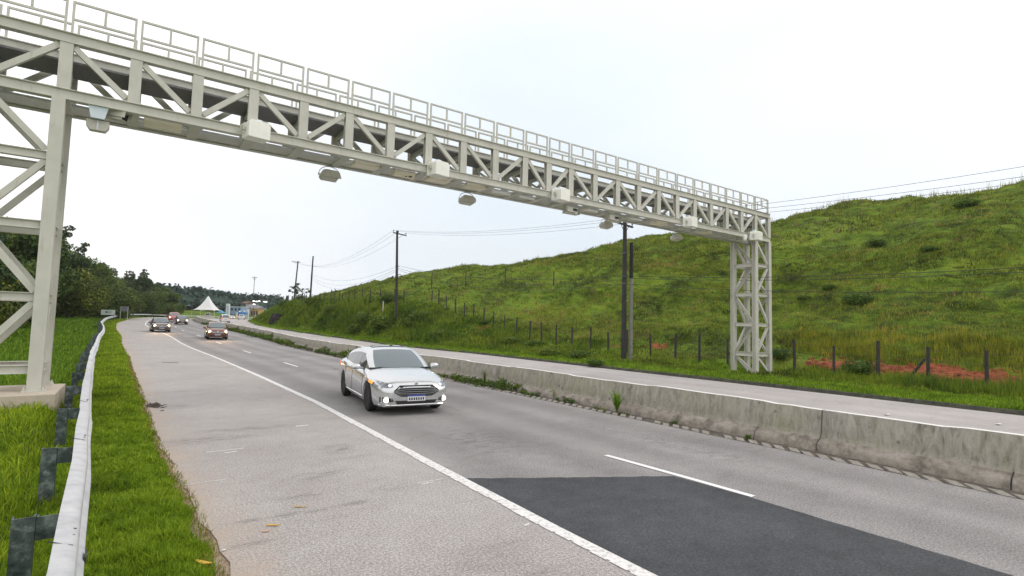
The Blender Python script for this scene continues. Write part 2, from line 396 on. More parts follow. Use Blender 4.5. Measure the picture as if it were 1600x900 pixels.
o_edge = I([(-60, -8.03), (5, -8.03), (9, -7.95), (13, -7.85), (17, -7.75), (26, -7.85), (40, -8.2), (57, -9.0), (83, -9.6), (99, -9.7), (115, -9.0), (130, -8.6), (400, -8.4)])
o_dash = I([(-60, -4.65), (5, -4.65), (8, -4.78), (31, -5.25), (45, -5.5), (60, -6.1), (77, -6.7), (88, -6.6), (105, -5.7), (400, -4.9)])
o_rail = I([(-60, -12.62), (0, -12.65), (4.5, -12.70), (5.8, -12.76), (7.8, -12.83), (9.9, -12.95), (11.9, -13.05), (16.2, -13.29), (22.3, -13.57), (31.5, -13.93), (48.2, -14.54), (70, -15.0), (85, -15.1), (105, -14.6), (120, -13.9), (150, -13.8), (400, -13.8)])
o_kerb = I([(-60, 11.1), (40, 11.1), (55, 9.3), (70, 7.9), (90, 7.4), (110, 8.0), (130, 9.8), (145, 10.8), (160, 12), (172, 13), (200, 14), (400, 14)])
# hill to the right: heights above the road for distances u beyond the kerb
HU = np.array([0, 1.6, 5, 9, 15, 28, 45, 64, 90, 160, 400.])
HS = np.array([-60, 0, 20, 35, 50, 60, 75, 95, 120, 145, 170, 205, 260, 400.])
HT = np.array([
 [.12, .2, .15, .5, 2.2, 7.0, 13.5, 20, 22, 18, 10],
 [.12, .2, .15, .5, 2.2, 7.0, 13.5, 20, 22, 18, 10],
 [.12, .2, .3, 1.0, 3.0, 8.2, 15.0, 21.0, 22, 18, 10],
 [.12, .22, .8, 1.9, 4.2, 9.8, 16.2, 21.9, 22.6, 18, 10],
 [.12, .25, 2.4, 3.7, 5.9, 10.8, 16.6, 20.5, 20.4, 16, 10],
 [.12, .30, 4.2, 5.2, 7.0, 11.2, 15.5, 18.5, 18, 14, 10],
 [.12, .3, 4.5, 5.6, 7.6, 11.2, 14.5, 16.3, 16, 12, 8],
 [.12, .3, 4.0, 5.4, 7.8, 11.2, 13.5, 14.3, 13, 10, 6],
 [.12, .3, 3.8, 5.1, 6.9, 9.2, 10.4, 10.6, 10, 8, 5],
 [.12, .3, 2.5, 3.6, 4.4, 5.2, 5.6, 5.6, 5, 4, 3],
 [.12, .2, .4, .9, 1.6, 2.2, 3, 3, 3, 3, 2],
 [.12, .15, .2, .3, .4, .6, .8, 1, 1, 1, 1],
 [.12, .15, .2, .3, .4, .6, .8, 1, 1, 1, 1],
 [.12, .15, .2, .3, .4, .6, .8, 1, 1, 1, 1]])
def table(s, u):
    i = np.clip(np.searchsorted(HS, s, 'right')-1, 0, len(HS)-2); fs = np.clip((s-HS[i])/(HS[i+1]-HS[i]), 0, 1)
    fs = fs*fs*(3-2*fs)
    j = np.clip(np.searchsorted(HU, u, 'right')-1, 0, len(HU)-2); fu = np.clip((u-HU[j])/(HU[j+1]-HU[j]), 0, 1)
    # monotone-ish smoothing across u by blending linear with neighbours
    a = HT[i, j]*(1-fu)+HT[i, j+1]*fu; b = HT[i+1, j]*(1-fu)+HT[i+1, j+1]*fu
    return a*(1-fs)+b*fs
def height(x, y):
    x = np.asarray(x, float); shp = x.shape; s, o = so_of(x, np.asarray(y, float)); x = x.ravel(); y = np.asarray(y, float).ravel()
    base = zr(s); u = o-o_kerb(s)
    # smooth the table a little
    hr = (table(s, u-.6)+table(s, u)*2+table(s, u+.6))/4 if True else table(s, u)
    rough_ = np.clip((u-3)/12, 0, 1)
    n = (fbm(x*.07, y*.07, 4, 3)-.5)*3.2*np.clip((u-6)/25, 0, 1)
    n2 = (fbm(x*.45, y*.25, 4, 9)-.5)*1.3*rough_ + (fbm(x*1.6, y*1.2, 3, 21)-.5)*.45*np.clip((u-1.2)/2, 0, 1)
    # little terraces trodden along the slope
    hh = hr+n; ter = (np.abs(((hh+fbm(x*.2, y*.2, 3, 5)*2.2) % 1.1)/1.1-.5)-.25)*.95*np.clip((u-8)/10, 0, 1)
    right = base+hr+n+n2+ter
    v = -(o-o_grass(s)); rl = -(o-o_rail(s))
    mound = .40*sstep(rl, .15, .75)*(1-.32*sstep(rl, 1.0, 2.6))*sstep(y, 11.5, 14.5)*(1-sstep(y, 26, 38)) 
    left = base - .012 + .075*sstep(v, 0, .5) + mound + .25*sstep(rl, 4, 10) + .20*np.clip(rl-7, 0, 70)*sstep(s, 30, 60)*(1-.5*sstep(s, 170, 230))
    left = left + (fbm(x*.3, y*.3, 3, 31)-.5)*.25*np.clip(rl-.5, 0, 2)/2 + (fbm(x*2.2, y*2.2, 2, 41)-.5)*.06*sstep(v, .2, 1)
    z = np.where(o > 0, np.where(u > -.05, right, base-.10), np.where(v > -.1, left, np.where(v > -.9, base-.015-.085*np.clip((-v-.3)/.6, 0, 1), base-.10)))
    return z.reshape(shp)

def axis_coords(segs):
    a = []
    for lo, hi, st in segs: a += list(np.arange(lo, hi, st))
    return np.array(a+[segs[-1][1]])
gx = axis_coords([(-4000, -600, 400), (-600, -120, 60), (-120, -30, 6), (-30, -4, 1.0), (-4, 2.0, .14), (2, 22, .8), (22, 50, .45), (50, 105, .8), (105, 180, 3), (180, 600, 30), (600, 4000, 400)])
gy = axis_coords([(-1500, -200, 200), (-200, -30, 15), (-30, 0, 2), (0, 30, .30), (30, 80, .6), (80, 150, 1.2), (150, 300, 4), (300, 600, 20), (600, 4500, 300)])
X_, Y_ = np.meshgrid(gx, gy)
Z_ = height(X_, Y_)
V = np.stack([X_.ravel(), Y_.ravel(), Z_.ravel()], 1); nx_ = len(gx); ny_ = len(gy)
ii = (np.arange(ny_-1)[:, None]*nx_+np.arange(nx_-1)[None, :]).ravel()
Fq = np.stack([ii, ii+1, ii+1+nx_, ii+nx_], 1)
g = fastmesh('ground', V, Fq, 'ground', smooth=True); tag(g, kind='structure')
s_, o_ = so_of(V[:, 0], V[:, 1]); u_ = o_-o_kerb(s_); v_ = -(o_-o_grass(s_))
def blob(x, y, rx, ry, p=V): return np.exp(-((p[:, 0]-x)/rx)**2-((p[:, 1]-y)/ry)**2)
# red soil: the scraped cut behind the fence at the right, and scattered slips on the bank
REDS = [(32.0, 10, 1.7, 5.2, 1.15), (32.2, 2, 1.9, 5, 1.15), (31.0, 14, 1.3, 2.0, .8), (32, 17, .9, .7, .8), (30.8, 22, .8, .8, .6), (32, 26.5, .9, 1.4, .8), (30.5, 29, .7, 1.0, .7), (33, 31, 1, 2, .6),
        (28.5, 45, 1.2, 2.0, .6), (34, 60, 2, 3, .5), (26, 36, .7, 1.0, .6), (33, 76, 2, 4, .55)]
rm = np.zeros(len(V))
for (a, b, rx, ry, k) in REDS: rm = np.maximum(rm, k*blob(a, b, rx, ry))
bmk = np.clip(1-np.abs(v_-.02)/.42, 0, 1)*.9*(np.abs(o_) > 5)
bmk = np.maximum(bmk, .55*blob(-3.5, 19.8, 1.5, .6))
bmk = np.maximum(bmk, .2*np.exp(-(np.abs(u_)/.5)**2)*(o_ > 0))
ca = g.data.color_attributes.new('soil', 'FLOAT_COLOR', 'POINT')
ca.data.foreach_set('color', np.stack([rm, bmk, 0*rm, 0*rm+1], 1).astype(np.float32).ravel())

def ribbon(name, s0, s1, ofn, wl, wr, dz, mat, step=1.0, jag=0, seed=0, cols=1, uv=False):
    s = np.arange(s0, s1+1e-6, step); a = ofn(s) if callable(ofn) else np.full_like(s, ofn)
    L = (wl(s) if callable(wl) else a+wl); Rr = (wr(s) if callable(wr) else a+wr)
    if jag:
        L = L+(vnoise(s*3.1, s*0, seed)-.5)*jag+(vnoise(s*.9, s*0, seed+5)-.5)*jag*1.6; 
    rows = [at(s, L+(Rr-L)*k/cols, dz) for k in range(cols+1)]
    Vv = np.stack(rows, 1).reshape(-1, 3); n = cols+1
    idx = (np.arange(len(s)-1)[:, None]*n+np.arange(cols)[None, :]).ravel()
    Fv = np.stack([idx, idx+1, idx+1+n, idx+n], 1)
    o = fastmesh(name, Vv, Fv, mat)
    if uv:
        ul = o.data.uv_layers.new(name='UVMap'); U = np.stack([np.stack([L+(Rr-L)*k/cols-a, s], 1) for k in range(cols+1)], 1).reshape(-1, 2)
        ul.data.foreach_set('uv', U[Fv.ravel()].astype(np.float32).ravel())
    return o
S1 = 390
tag(ribbon('shoulder', -40, S1, o_grass, lambda s: o_grass(s), lambda s: o_edge(s)+.05, 0, 'asphalt_shoulder', .35, jag=.09, seed=3, cols=6, uv=True), kind='structure')
tag(ribbon('road', -40, S1, o_edge, .05, lambda s: np.full_like(s, -1.08), 0, 'asphalt_lane', 1, cols=8, uv=True), kind='structure')
tag(ribbon('gutter', -40, S1, 0, -1.08, .6, -.03, 'gutter_concrete', 1), kind='structure')
tag(ribbon('opposite_road', -40, S1, o_kerb, lambda s: np.full_like(s, .6), lambda s: o_kerb(s), 0, 'asphalt_far', 1, cols=8, uv=True), kind='structure')
# dark asphalt patch in the near lane
pv = [(4.44, -6)]
def _edge(p, q, n, amp):
    return [(p[0]+(q[0]-p[0])*i/n+random.uniform(-amp, amp), p[1]+(q[1]-p[1])*i/n+random.uniform(-amp, amp)) for i in range(1, n+1)]
pv += _edge((4.44, -6), (7.66, -6), 2, 0)+_edge((7.66, -6), (7.67, 4.9), 60, .012)+_edge((7.67, 4.9), (7.62, 5.93), 5, .01)+_edge((7.62, 5.93), (5.6, 6.98), 22, .012)+_edge((5.6, 6.98), (4.42, 7.62), 12, .012)
b = MB(); b.add([(x, y, .004) for x, y in pv], [tuple(range(len(pv)))]); tag(b.build('asphalt_patch', 'asphalt_patch'), kind='structure')
# road paint
edge = MB(); s = -30.0
while s < 230:
    L = .30; n = random.uniform(-.012, .012) if s < 40 else 0
    w0 = .10+random.uniform(0, .025) if s < 30 else .085
    a = at(np.array([s, s+L*.86, s+L*.86, s]), o_edge(np.array([s, s+L, s+L, s]))+np.array([-w0, -w0, .075, .075]), .008)
    edge.add([tuple(q) for q in a], [(0, 1, 2, 3)])
    a = at(np.array([s+L*.86, s+L, s+L, s+L*.86]), o_edge(np.array([s, s+L, s+L, s]))+np.array([-w0+.022, -w0+.022, .075, .075]), .008)
    edge.add([tuple(q) for q in a], [(0, 1, 2, 3)])
    s += L
tag(edge.build('edge_line', 'road_paint_worn'), kind='structure')
dash = MB()
for k in range(-1, 14):
    s0 = 4.59+12.6*k
    ss = np.linspace(s0, s0+2.97, 4)
    for i in range(3):
        a = at(np.array([ss[i], ss[i+1], ss[i+1], ss[i]]), o_dash(ss[[i, i+1, i+1, i]])+np.array([-.06, -.06, .06, .06]), .009)
        dash.add([tuple(q) for q in a], [(0, 1, 2, 3)])
tag(dash.build('lane_line', 'road_paint'), kind='structure')
far_l = MB()
for k in range(-2, 16):
    s0 = 1+12*k
    a = at(np.array([s0, s0+4, s0+4, s0]), np.interp([s0, s0+4, s0+4, s0], [0, 50, 80, 300], [6.2, 5.4, 4.4, 5.2])+np.array([-.05, -.05, .05, .05]), .008)
    far_l.add([tuple(q) for q in a], [(0, 1, 2, 3)])
tag(far_l.build('opposite_lane_line', 'road_paint_worn'), kind='structure')
# chalk-like survey marks on the shoulder
mk = MB()
for (x, y, L, wd) in [(1.53, 11.4, .62, .03), (1.60, 11.2, .22, .05), (1.0, 9.35, .55, .02), (3.95, 7.72, .45, .02), (3.86, 7.64, .2, .03), (4.15, 5.45, .09, .03), (.45, 19.8, .25, .05), (2.9, 21.3, .3, .05), (3.35, 13.2, .28, .07)]:
    mk.add([(x-L/2, y-wd/2, .004), (x+L/2, y-wd/2+.02, .004), (x+L/2, y+wd/2+.02, .004), (x-L/2, y+wd/2, .004)], [(0, 1, 2, 3)])
tag(mk.build('survey_marks', 'road_paint_worn'), kind='structure')

# oil and tyre smudges on the shoulder and lanes
t = NT('road_stain'); t.b.inputs['Base Color'].default_value = (.10, .10, .10, 1); t.rough(.8); tcs = t.n('ShaderNodeTexCoord'); P = t.geo()
vl = t.n('ShaderNodeVectorMath'); vl.operation = 'LENGTH'; t.l(tcs.outputs['Object'], vl.inputs[0])
al = t.math('MULTIPLY', t.ramp(vl.outputs['Value'], [(.15, .30), (1, 0)]), t.ramp(t.noise(3.5, 6, .7, t.mapping(P, (.8, 2.2, 1)), .5), [(.44, 0), (.62, 1)])); t.l(al, t.b.inputs['Alpha'])
for (x, y, rx, ry, rz_) in [(2.55, 8.9, .75, .28, .15), (2.1, 7.9, .35, .22, -.2), (1.65, 7.3, .9, .12, -.1), (2.6, 7.3, .7, .10, 0), (1.5, 12.6, 1.6, .55, .1), (2.3, 13.4, 1.2, .35, -.1), (3.3, 7.7, .5, .2, 0), (2.9, 4.2, 1.1, .35, .1), (.9, 17.6, .8, .8, 0), (1.3, 21, .9, .2, 0), (3.4, 10.5, .5, .5, 0), (1.2, 6.6, .4, .12, 0), (6.2, 9.8, 1.0, 2.2, 0), (9.6, 8, .5, 4, 0)]:
    b = MB(); b.add([(-1, -1, 0), (1, -1, 0), (1, 1, 0), (-1, 1, 0)], [(0, 1, 2, 3)]); o = b.build('road_stain', 'road_stain'); o.location = (x, y, .0035); o.scale = (rx, ry, 1); o.rotation_euler = (0, 0, rz_); tag(o, kind='structure')
# kerb on the far side
ks = np.arange(-40, 300, .5); b = MB()
kz = .13+.02*vnoise(ks*1.3, ks*0, 4)
pr = [at(ks, o_kerb(ks)+dd+(vnoise(ks*2.1, ks*0, 8)-.5)*.05, 0) for dd in (-.02, 0, .16, .17)]
pr[0][:, 2] -= .02; pr[1][:, 2] += kz; pr[2][:, 2] += kz; pr[3][:, 2] -= .02
Vv = np.stack(pr, 1).reshape(-1, 3); idx = (np.arange(len(ks)-1)[:, None]*4+np.arange(3)[None, :]).ravel()
kb = fastmesh('kerb', Vv, np.stack([idx, idx+1, idx+5, idx+4], 1), 'kerb_dark'); tag(kb, kind='structure')

# ------------------------------------------------------------------ concrete median barrier
def sweep(name, prof, s_arr, ofn, mats, midx=None, parent=None, zfun=None, smooth=False, wob=None):
    n = len(prof); rows = []
    for k, (a, z) in enumerate(prof):
        off = (ofn(s_arr) if callable(ofn) else np.full_like(s_arr, ofn))+a
        if wob is not None: off = off+wob(s_arr, k)
        p = at(s_arr, off, z)
        if zfun is not None: p[:, 2] += zfun(s_arr, k)
        rows.append(p)
    Vv = np.stack(rows, 1).reshape(-1, 3); idx = (np.arange(len(s_arr)-1)[:, None]*n+np.arange(n-1)[None, :]).ravel()
    Fv = np.stack([idx, idx+1, idx+1+n, idx+n], 1)
    mi = None if midx is None else np.tile(midx, len(s_arr)-1)
    return fastmesh(name, Vv, Fv, mats, smooth, parent, mi)
bs = list(np.arange(-30, 200, .35)); J = []
for jn in (2.6, 5.7, 7.1, 9.3, 12.3, 15.4, 18.3, 21.5, 24.5, 27.7, 33.7, 39.7, 45.7, 51.7, 57.7): J += [jn]
allj = sorted(J); sarr = []
for q in bs: sarr.append(q)
for jn in allj: sarr += [jn-.018, jn-.011, jn+.011, jn+.018]
sarr = np.array(sorted(sarr))
def jwob(s, k):
    d = np.zeros_like(s)
    for jn in (5.7, 18.3, 33.7, 45.7, 57.7): d = np.where(np.abs(s-jn) < .014, 1.0, d)
    for jn in allj:
        if k in (1, 2, 3): d = np.where(np.abs(s-jn) < .014, 1.0, d)
    sgn = 1 if k < 6 else -1
    return d*.035*sgn + (vnoise(s*1.7, s*0+k, 5)-.5)*.012*(k in (1, 2))
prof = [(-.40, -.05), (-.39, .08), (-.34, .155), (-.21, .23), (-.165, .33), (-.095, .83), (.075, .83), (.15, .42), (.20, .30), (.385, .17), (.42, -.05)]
br = sweep('concrete_barrier', prof, sarr, 0.0, ['concrete_barrier', 'concrete_foot', 'barrier_top_skylit', 'joint_dark'], [1, 1, 1, 0, 0, 2, 0, 0, 1, 1], wob=jwob,
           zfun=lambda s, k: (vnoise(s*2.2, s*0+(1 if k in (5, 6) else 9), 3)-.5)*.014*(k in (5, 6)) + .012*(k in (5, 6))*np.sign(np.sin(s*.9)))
mid_ = (sarr[:-1]+sarr[1:])/2; MI = np.zeros(len(br.data.polygons), np.int32); br.data.polygons.foreach_get('material_index', MI); MI = MI.reshape(-1, 10)
for jn in allj:
    kk = np.abs(mid_-jn) < .010; MI[kk, :3] = 3
    if jn in (5.7, 18.3, 33.7, 45.7, 57.7): MI[kk, :] = 3
br.data.polygons.foreach_set('material_index', MI.ravel())
tag(br, 'long stained concrete median barrier with skylight painted pale on its top edge', 'barrier')
# slotted drain bars along the foot of the barrier
b = MB(); s = -6.0
while s < 26:
    o0 = -1.06; a = at(np.array([s, s+.19, s+.42, s+.23]), np.array([o0, o0, o0+.30, o0+.30])+random.uniform(-.03, .03), .0)
    if random.random() > .06:
        P4 = [tuple(q) for q in a]; z0, z1 = -.028, random.uniform(.002, .02)
        b.add([(x, y, z+z0) for x, y, z in P4]+[(x, y, z+z1) for x, y, z in P4], [(4, 5, 6, 7), (0, 1, 5, 4), (1, 2, 6, 5), (2, 3, 7, 6), (3, 0, 4, 7)])
    s += .30
tag(b.build('drain_grating', 'gutter_bar'), 'row of slanted concrete drain bars at the foot of the median barrier', 'drain')

# ------------------------------------------------------------------ guard rail with posts and spacers
ga = at(np.array([6.0]), np.array([0.0]))[0]
gr = empty('guard_rail', (-.5, 6, 0), 'galvanised steel guard rail running along the grass verge', 'guard rail')
wp = [(.042, .545), (.125, .575), (.14, .61), (.115, .645), (.0, .685), (-.0, .715), (.085, .755), (.10, .79), (.085, .825), (.02, .850), (-.045, .856), (-.045, .848), (.0, .835), (.06, .795), (.06, .775), (-.02, .72), (-.02, .68), (.085, .64), (.10, .60), (.02, .56), (.042, .545)]
rs_ = np.concatenate([np.arange(-6, 60, .25), np.arange(60, 330, 2.0)])
def rwob(s, k): return (vnoise(s*.13, s*0, 77)-.5)*.10*(s > 12)*(s < 90) + (vnoise(s*.5, s*0, 78)-.5)*.03
ro = sweep('rail', wp, rs_, o_rail, 'rail_galvanised', parent=None, smooth=True, wob=rwob, zfun=lambda s, k: (vnoise(s*.3, s*0, 71)-.5)*.03)
ro.data.set_sharp_from_angle(angle=R(50))
def wm(o):
    return (wm(o.parent) @ o.matrix_parent_inverse if o.parent else Matrix.Identity(4)) @ o.matrix_basis
def world_child(o, root):
    o.parent = root; o.matrix_parent_inverse = wm(root).inverted(); return o
world_child(ro, gr)
post_s = [1.9, 6.0, 8.9, 12.5, 16.3] + [20.0+3.8*i for i in range(34)]
b = MB()   # C shaped post about its own foot, heavier flange toward the camera
b.prism([(-.075, -.045), (.075, -.045), (.075, .045), (.062, .045), (.062, -.032), (-.062, -.032), (-.062, .045), (-.075, .045)], (0, 0, -.15), (0, 0, .80), up=(0, 1, 0))
p0 = b.build('post', 'post_galvanised', None)
b = MB(); b.prism([(-.085, -.035), (.085, -.035), (.085, .035), (.073, .035), (.073, -.023), (-.073, -.023), (-.073, .035), (-.085, .035)], (.165, 0, .60), (.165, 0, .79), up=(0, 1, 0)); 
sp0 = b.build('spacer', 'post_galvanised', p0)
for i, ps in enumerate(post_s):
    if ps > 140: break
    if i == 0: p, q = p0, sp0
    else:
        p = p0.copy(); COL.objects.link(p); q = sp0.copy(); COL.objects.link(q); q.parent = p
    a = at(np.array([ps]), o_rail(np.array([ps]))-.275+rwob(np.array([ps]), 0))[0]
    tn = np.array([np.interp(ps, SS, TN[:, 0]), np.interp(ps, SS, TN[:, 1])])
    world_child(p, gr)
    p.location = a; p.rotation_euler = (0, 0, math.atan2(tn[1], tn[0])-math.pi/2+random.uniform(-.05, .05))
for lap in [5.15, 9.2, 13.1, 17, 20.8, 24.6, 28.4]:
    b = MB(); a = at(np.array([lap]), o_rail(np.array([lap]))+.02+rwob(np.array([lap]), 0), .848)[0]
    for dx, dy in ((-.02, .02), (.03, .09), (-.02, .16), (.03, .24)):
        b.lathe([(.019, 0), (.019, .006), (.008, .010)], (a[0]+dx, a[1]+dy, a[2]-.012+(-.05-dx)*.17), n=8)
    b.box((a[0]-.02, a[1]-.12, a[2]+.0045-.004), (.16, .006, .006), Matrix.Rotation(.24, 3, 'Y') @ Matrix.Rotation(-.35, 3, 'Z'))
    world_child(b.build('lap_joint', 'bolt_dark'), gr)
a = at(np.array([5.35]), o_rail(np.array([5.35])), 0)[0]; b = MB(); b.box((a[0]+.135, a[1], a[2]+.615), (.012, .16, .05)); world_child(b.build('black_reflector', 'bolt_dark'), gr)
# ------------------------------------------------------------------ gantry
YG, GW, X0, MOD, KK = 15.846, 1.2666, -1.6805, 1.322, .8576
ZT, ZB0, ZB1 = 9.0, 7.66, 7.41
DECK = 8.36
def gp(n): return X0+MOD*(n if n <= 10 else 10+(n-10)*KK if n <= 12 else 10+2*KK+n-12)
YB = YG+GW
gan = empty('overhead_gantry', (12, YG, 0), 'long grey steel lattice gantry spanning the highway on two towers', 'gantry')
def gbuild(b, name, mat='gantry_paint', parent=None, **k):
    o = b.build(name, mat, None, **k)
    return world_child(o, parent or gan)
DIAG = {-1: '/', 0: '\\', 1: '\\', 2: '/', 3: '\\', 4: '/', 5: '\\', 6: '/', 7: '\\', 8: '\\', 9: '/', 10: '\\', 11: '/', 12: '\\', 13: '/', 14: '\\', 15: '/', 16: '\\', 17: '/', 18: '\\', 19: '/', 20: '\\', 21: '/', 22: '\\'}
NL, NRr = -2, 23
for yy, nm in ((YG, 'front_truss'), (YB, 'back_truss')):
    b = MB(); xa, xb = gp(NL)-.1, gp(NRr)+.13
    for zc in (ZT-.125, (ZB0+ZB1)/2):
        # chord: H section lying on its side, web facing the traffic
        b.hbeam((xa, yy, zc), (xb, yy, zc), .20, .25, up=(0, 0, 1), t=.02, tw=.10)
    tr = gbuild(b, nm)
    for n in range(NL, NRr+1):
        b = MB(); x = gp(n); sx = 1 if n not in (10, 11, 12) else 1
        b.hbeam((x, yy, ZB0), (x, yy, ZT-.25), .245, .17, up=(0, 1, 0), t=.016, tw=.05)
        gbuild(b, 'vertical', parent=tr)
    for n in range(NL, NRr):
        k = DIAG.get(n, '\\'); xa, xb = gp(n)+.15, gp(n+1)-.15
        za, zb = (ZB0+.09, ZT-.33) if k == '/' else (ZT-.33, ZB0+.09)
        b = MB(); b.prism([(-.065, -.05), (-.053, -.05), (-.053, .038), (.053, .038), (.053, -.05), (.065, -.05), (.065, .05), (-.065, .05)], (xa, yy, za), (xb, yy, zb), up=(0, -1, .01))
        # gusset plates at both ends
        b.box((xa-.03, yy-.02, za), (.2, .012, .16)); b.box((xb+.03, yy-.02, zb), (.2, .012, .16))
        gbuild(b, 'diagonal', parent=tr)
# cross members bottom and top, brackets below the deck
for n in range(NL, NRr+1):
    x = gp(n); b = MB()
    b.bar((x, YG+.105, ZB1+.035), (x, YB-.105, ZB1+.035), .24, .06)
    b.bar((x, YG+.10, ZB1+.10), (x, YB-.10, ZB1+.10), .05, .14)
    gbuild(b, 'cross_member')
    b = MB(); b.bar((x, YG+.09, DECK-.085), (x, YB-.09, DECK-.085), .10, .14)
    b.bar((x+.0, YG+.10, ZB0-.05), (x, YB-.1, DECK-.14), .07, .07)
    gbuild(b, 'deck_bracket')
b = MB(); b.box(((gp(NL)+gp(NRr))/2, (YG+YB)/2, DECK+.015), (gp(NRr)-gp(NL), GW-.2, .05)); gbuild(b, 'deck', 'deck_dark')
# inner lip panel under the lower chords
b = MB()
b.bar((gp(NL), YB-.16, ZB1+.12), (gp(NRr), YB-.16, ZB1+.12), .012, .20); gbuild(b, 'cable_tray', 'gantry_paint')
b = MB(); b.tube([(gp(-1), YG+.45, ZB1+.06), (gp(22), YG+.45, ZB1+.06)], .018, 6); b.tube([(gp(-1), YG+.52, ZB1+.06), (gp(22), YG+.52, ZB1+.06)], .014, 6)
gbuild(b, 'conduit', 'plate_zinc')
# railing panels
def rail_panel(xa, xb, y):
    b = MB(); t = .048; zt = ZT+.80; zm = ZT+.36
    for x in (xa, xb): b.box((x, y, (ZT+zt)/2), (t, t, zt-ZT))
    b.box(((xa+xb)/2, y, zt-t/2), (xb-xa-t, t, t)); b.box(((xa+xb)/2, y, zm), (xb-xa-t, t, t))
    b.box(((xa+xb)/2, y, (zm+zt)/2), (t, t, zt-zm-2*t))
    return b
for y in (YG, YB):
    for n in range(NL, NRr):
        gbuild(rail_panel(gp(n)+.065, gp(n+1)-.065, y), 'railing_panel')
b = MB()
for z in (ZT+.78, ZT+.36): b.box((gp(NRr)+.02, (YG+YB)/2, z), (.038, GW, .038))
for y in (YG+.02, YG+.35, YG+.62, YG+.95, YB-.02): b.box((gp(NRr)+.02, y, ZT+.57), (.034, .034, .42))
b.box((gp(NRr)+.02, YG, ZT+.4), (.036, .036, .8)); b.box((gp(NRr)+.02, YB, ZT+.4), (.036, .036, .8))
gbuild(b, 'railing_panel')
b = MB()
for z in (ZT-.125, (ZB0+ZB1)/2): b.hbeam((gp(NRr)+.02, YG+.1, z), (gp(NRr)+.02, YB-.1, z), .18, .24, t=.02, tw=.03)
gbuild(b, 'end_beam')
# towers
GP = gp
def tower(na, nb, zbase):
    sh_ = -.06 if zbase > .5 else 0
    gp = lambda n: GP(n)+sh_
    cols = [(gp(na), YG), (gp(nb), YG), (gp(na), YB), (gp(nb), YB)]
    lv = [1.24, 2.84, 4.46, 6.05, ZB1]
    def tb(b, name, mat='gantry_paint'): return gbuild(b, name, mat)
    for z in lv[:-1]:
        for (p, q) in (((gp(na), YG), (gp(nb), YG)), ((gp(na), YB), (gp(nb), YB)), ((gp(na), YG), (gp(na), YB)), ((gp(nb), YG), (gp(nb), YB))):
            d = Vector((q[0]-p[0], q[1]-p[1], 0)).normalized()*.125
            b = MB(); b.hbeam((p[0]+d.x, p[1]+d.y, z), (q[0]-d.x, q[1]-d.y, z), .14, .19, t=.016, tw=.04); tb(b, 'strut')
    for (x, y) in cols:
        b = MB(); b.hbeam((x, y, zbase), (x, y, ZB1), .25, .22, up=(0, 1, 0), t=.025, tw=.06)
        b.box((x, y, zbase+.015), (.40, .36, .03))
        for i in (-1, 1):
            for j in (-1, 1): b.lathe([(.022, 0), (.022, .05), (.012, .055), (.012, .085)], (x+i*.16, y+j*.14, zbase+.03), n=8)
        tb(b, 'column')
    zz = [zbase+.08]+lv
    for i in range(len(zz)-1):
        z0, z1 = zz[i]+.12, zz[i+1]-.12
        if z1-z0 < .5 and zbase > .5: continue
        for f, (p, q) in enumerate((((gp(na), YG), (gp(nb), YG)), ((gp(na), YB), (gp(nb), YB)), ((gp(na), YG), (gp(na), YB)), ((gp(nb), YG), (gp(nb), YB)))):
            up = (i+(f == 2)) % 2 == 1
            d = Vector((q[0]-p[0], q[1]-p[1], 0)).normalized()*.14
            a = (p[0]+d.x, p[1]+d.y, z0 if up else z1); c = (q[0]-d.x, q[1]-d.y, z1 if up else z0)
            b = MB(); b.prism([(-.065, -.05), (-.053, -.05), (-.053, .038), (.053, .038), (.053, -.05), (.065, -.05), (.065, .05), (-.065, .05)], a, c, up=((0, -1, .01) if f < 2 else (1, 0, .01))); tb(b, 'brace')
tower(-1, 0, .75); tower(22, 23, .12)
# pads under the towers
b = MB(); b.box((-4.32, 16.25, .45), (6.0, 2.2, .60)); pad = b.build('concrete_pad', 'concrete_pad', bevel=.015); tag(pad, 'thick tan concrete pad under the left gantry tower beside the guard rail', 'concrete pad')
b = MB(); b.box((gp(22)+.66, YG+.63, .02), (3.6, 2.5, .19)); pad = b.build('concrete_pad', 'gutter_bar', bevel=.01); tag(pad, 'low grey concrete pad under the far gantry tower on the grass verge', 'concrete pad')
b = MB(); b.tube([(gp(22)+.35, YG+.7, .1), (gp(22)+.42, YG+.7, .9)], .035, 8); tag(b.build('marker_stake', 'road_paint'), 'short white stake standing inside the foot of the far gantry tower', 'stake')

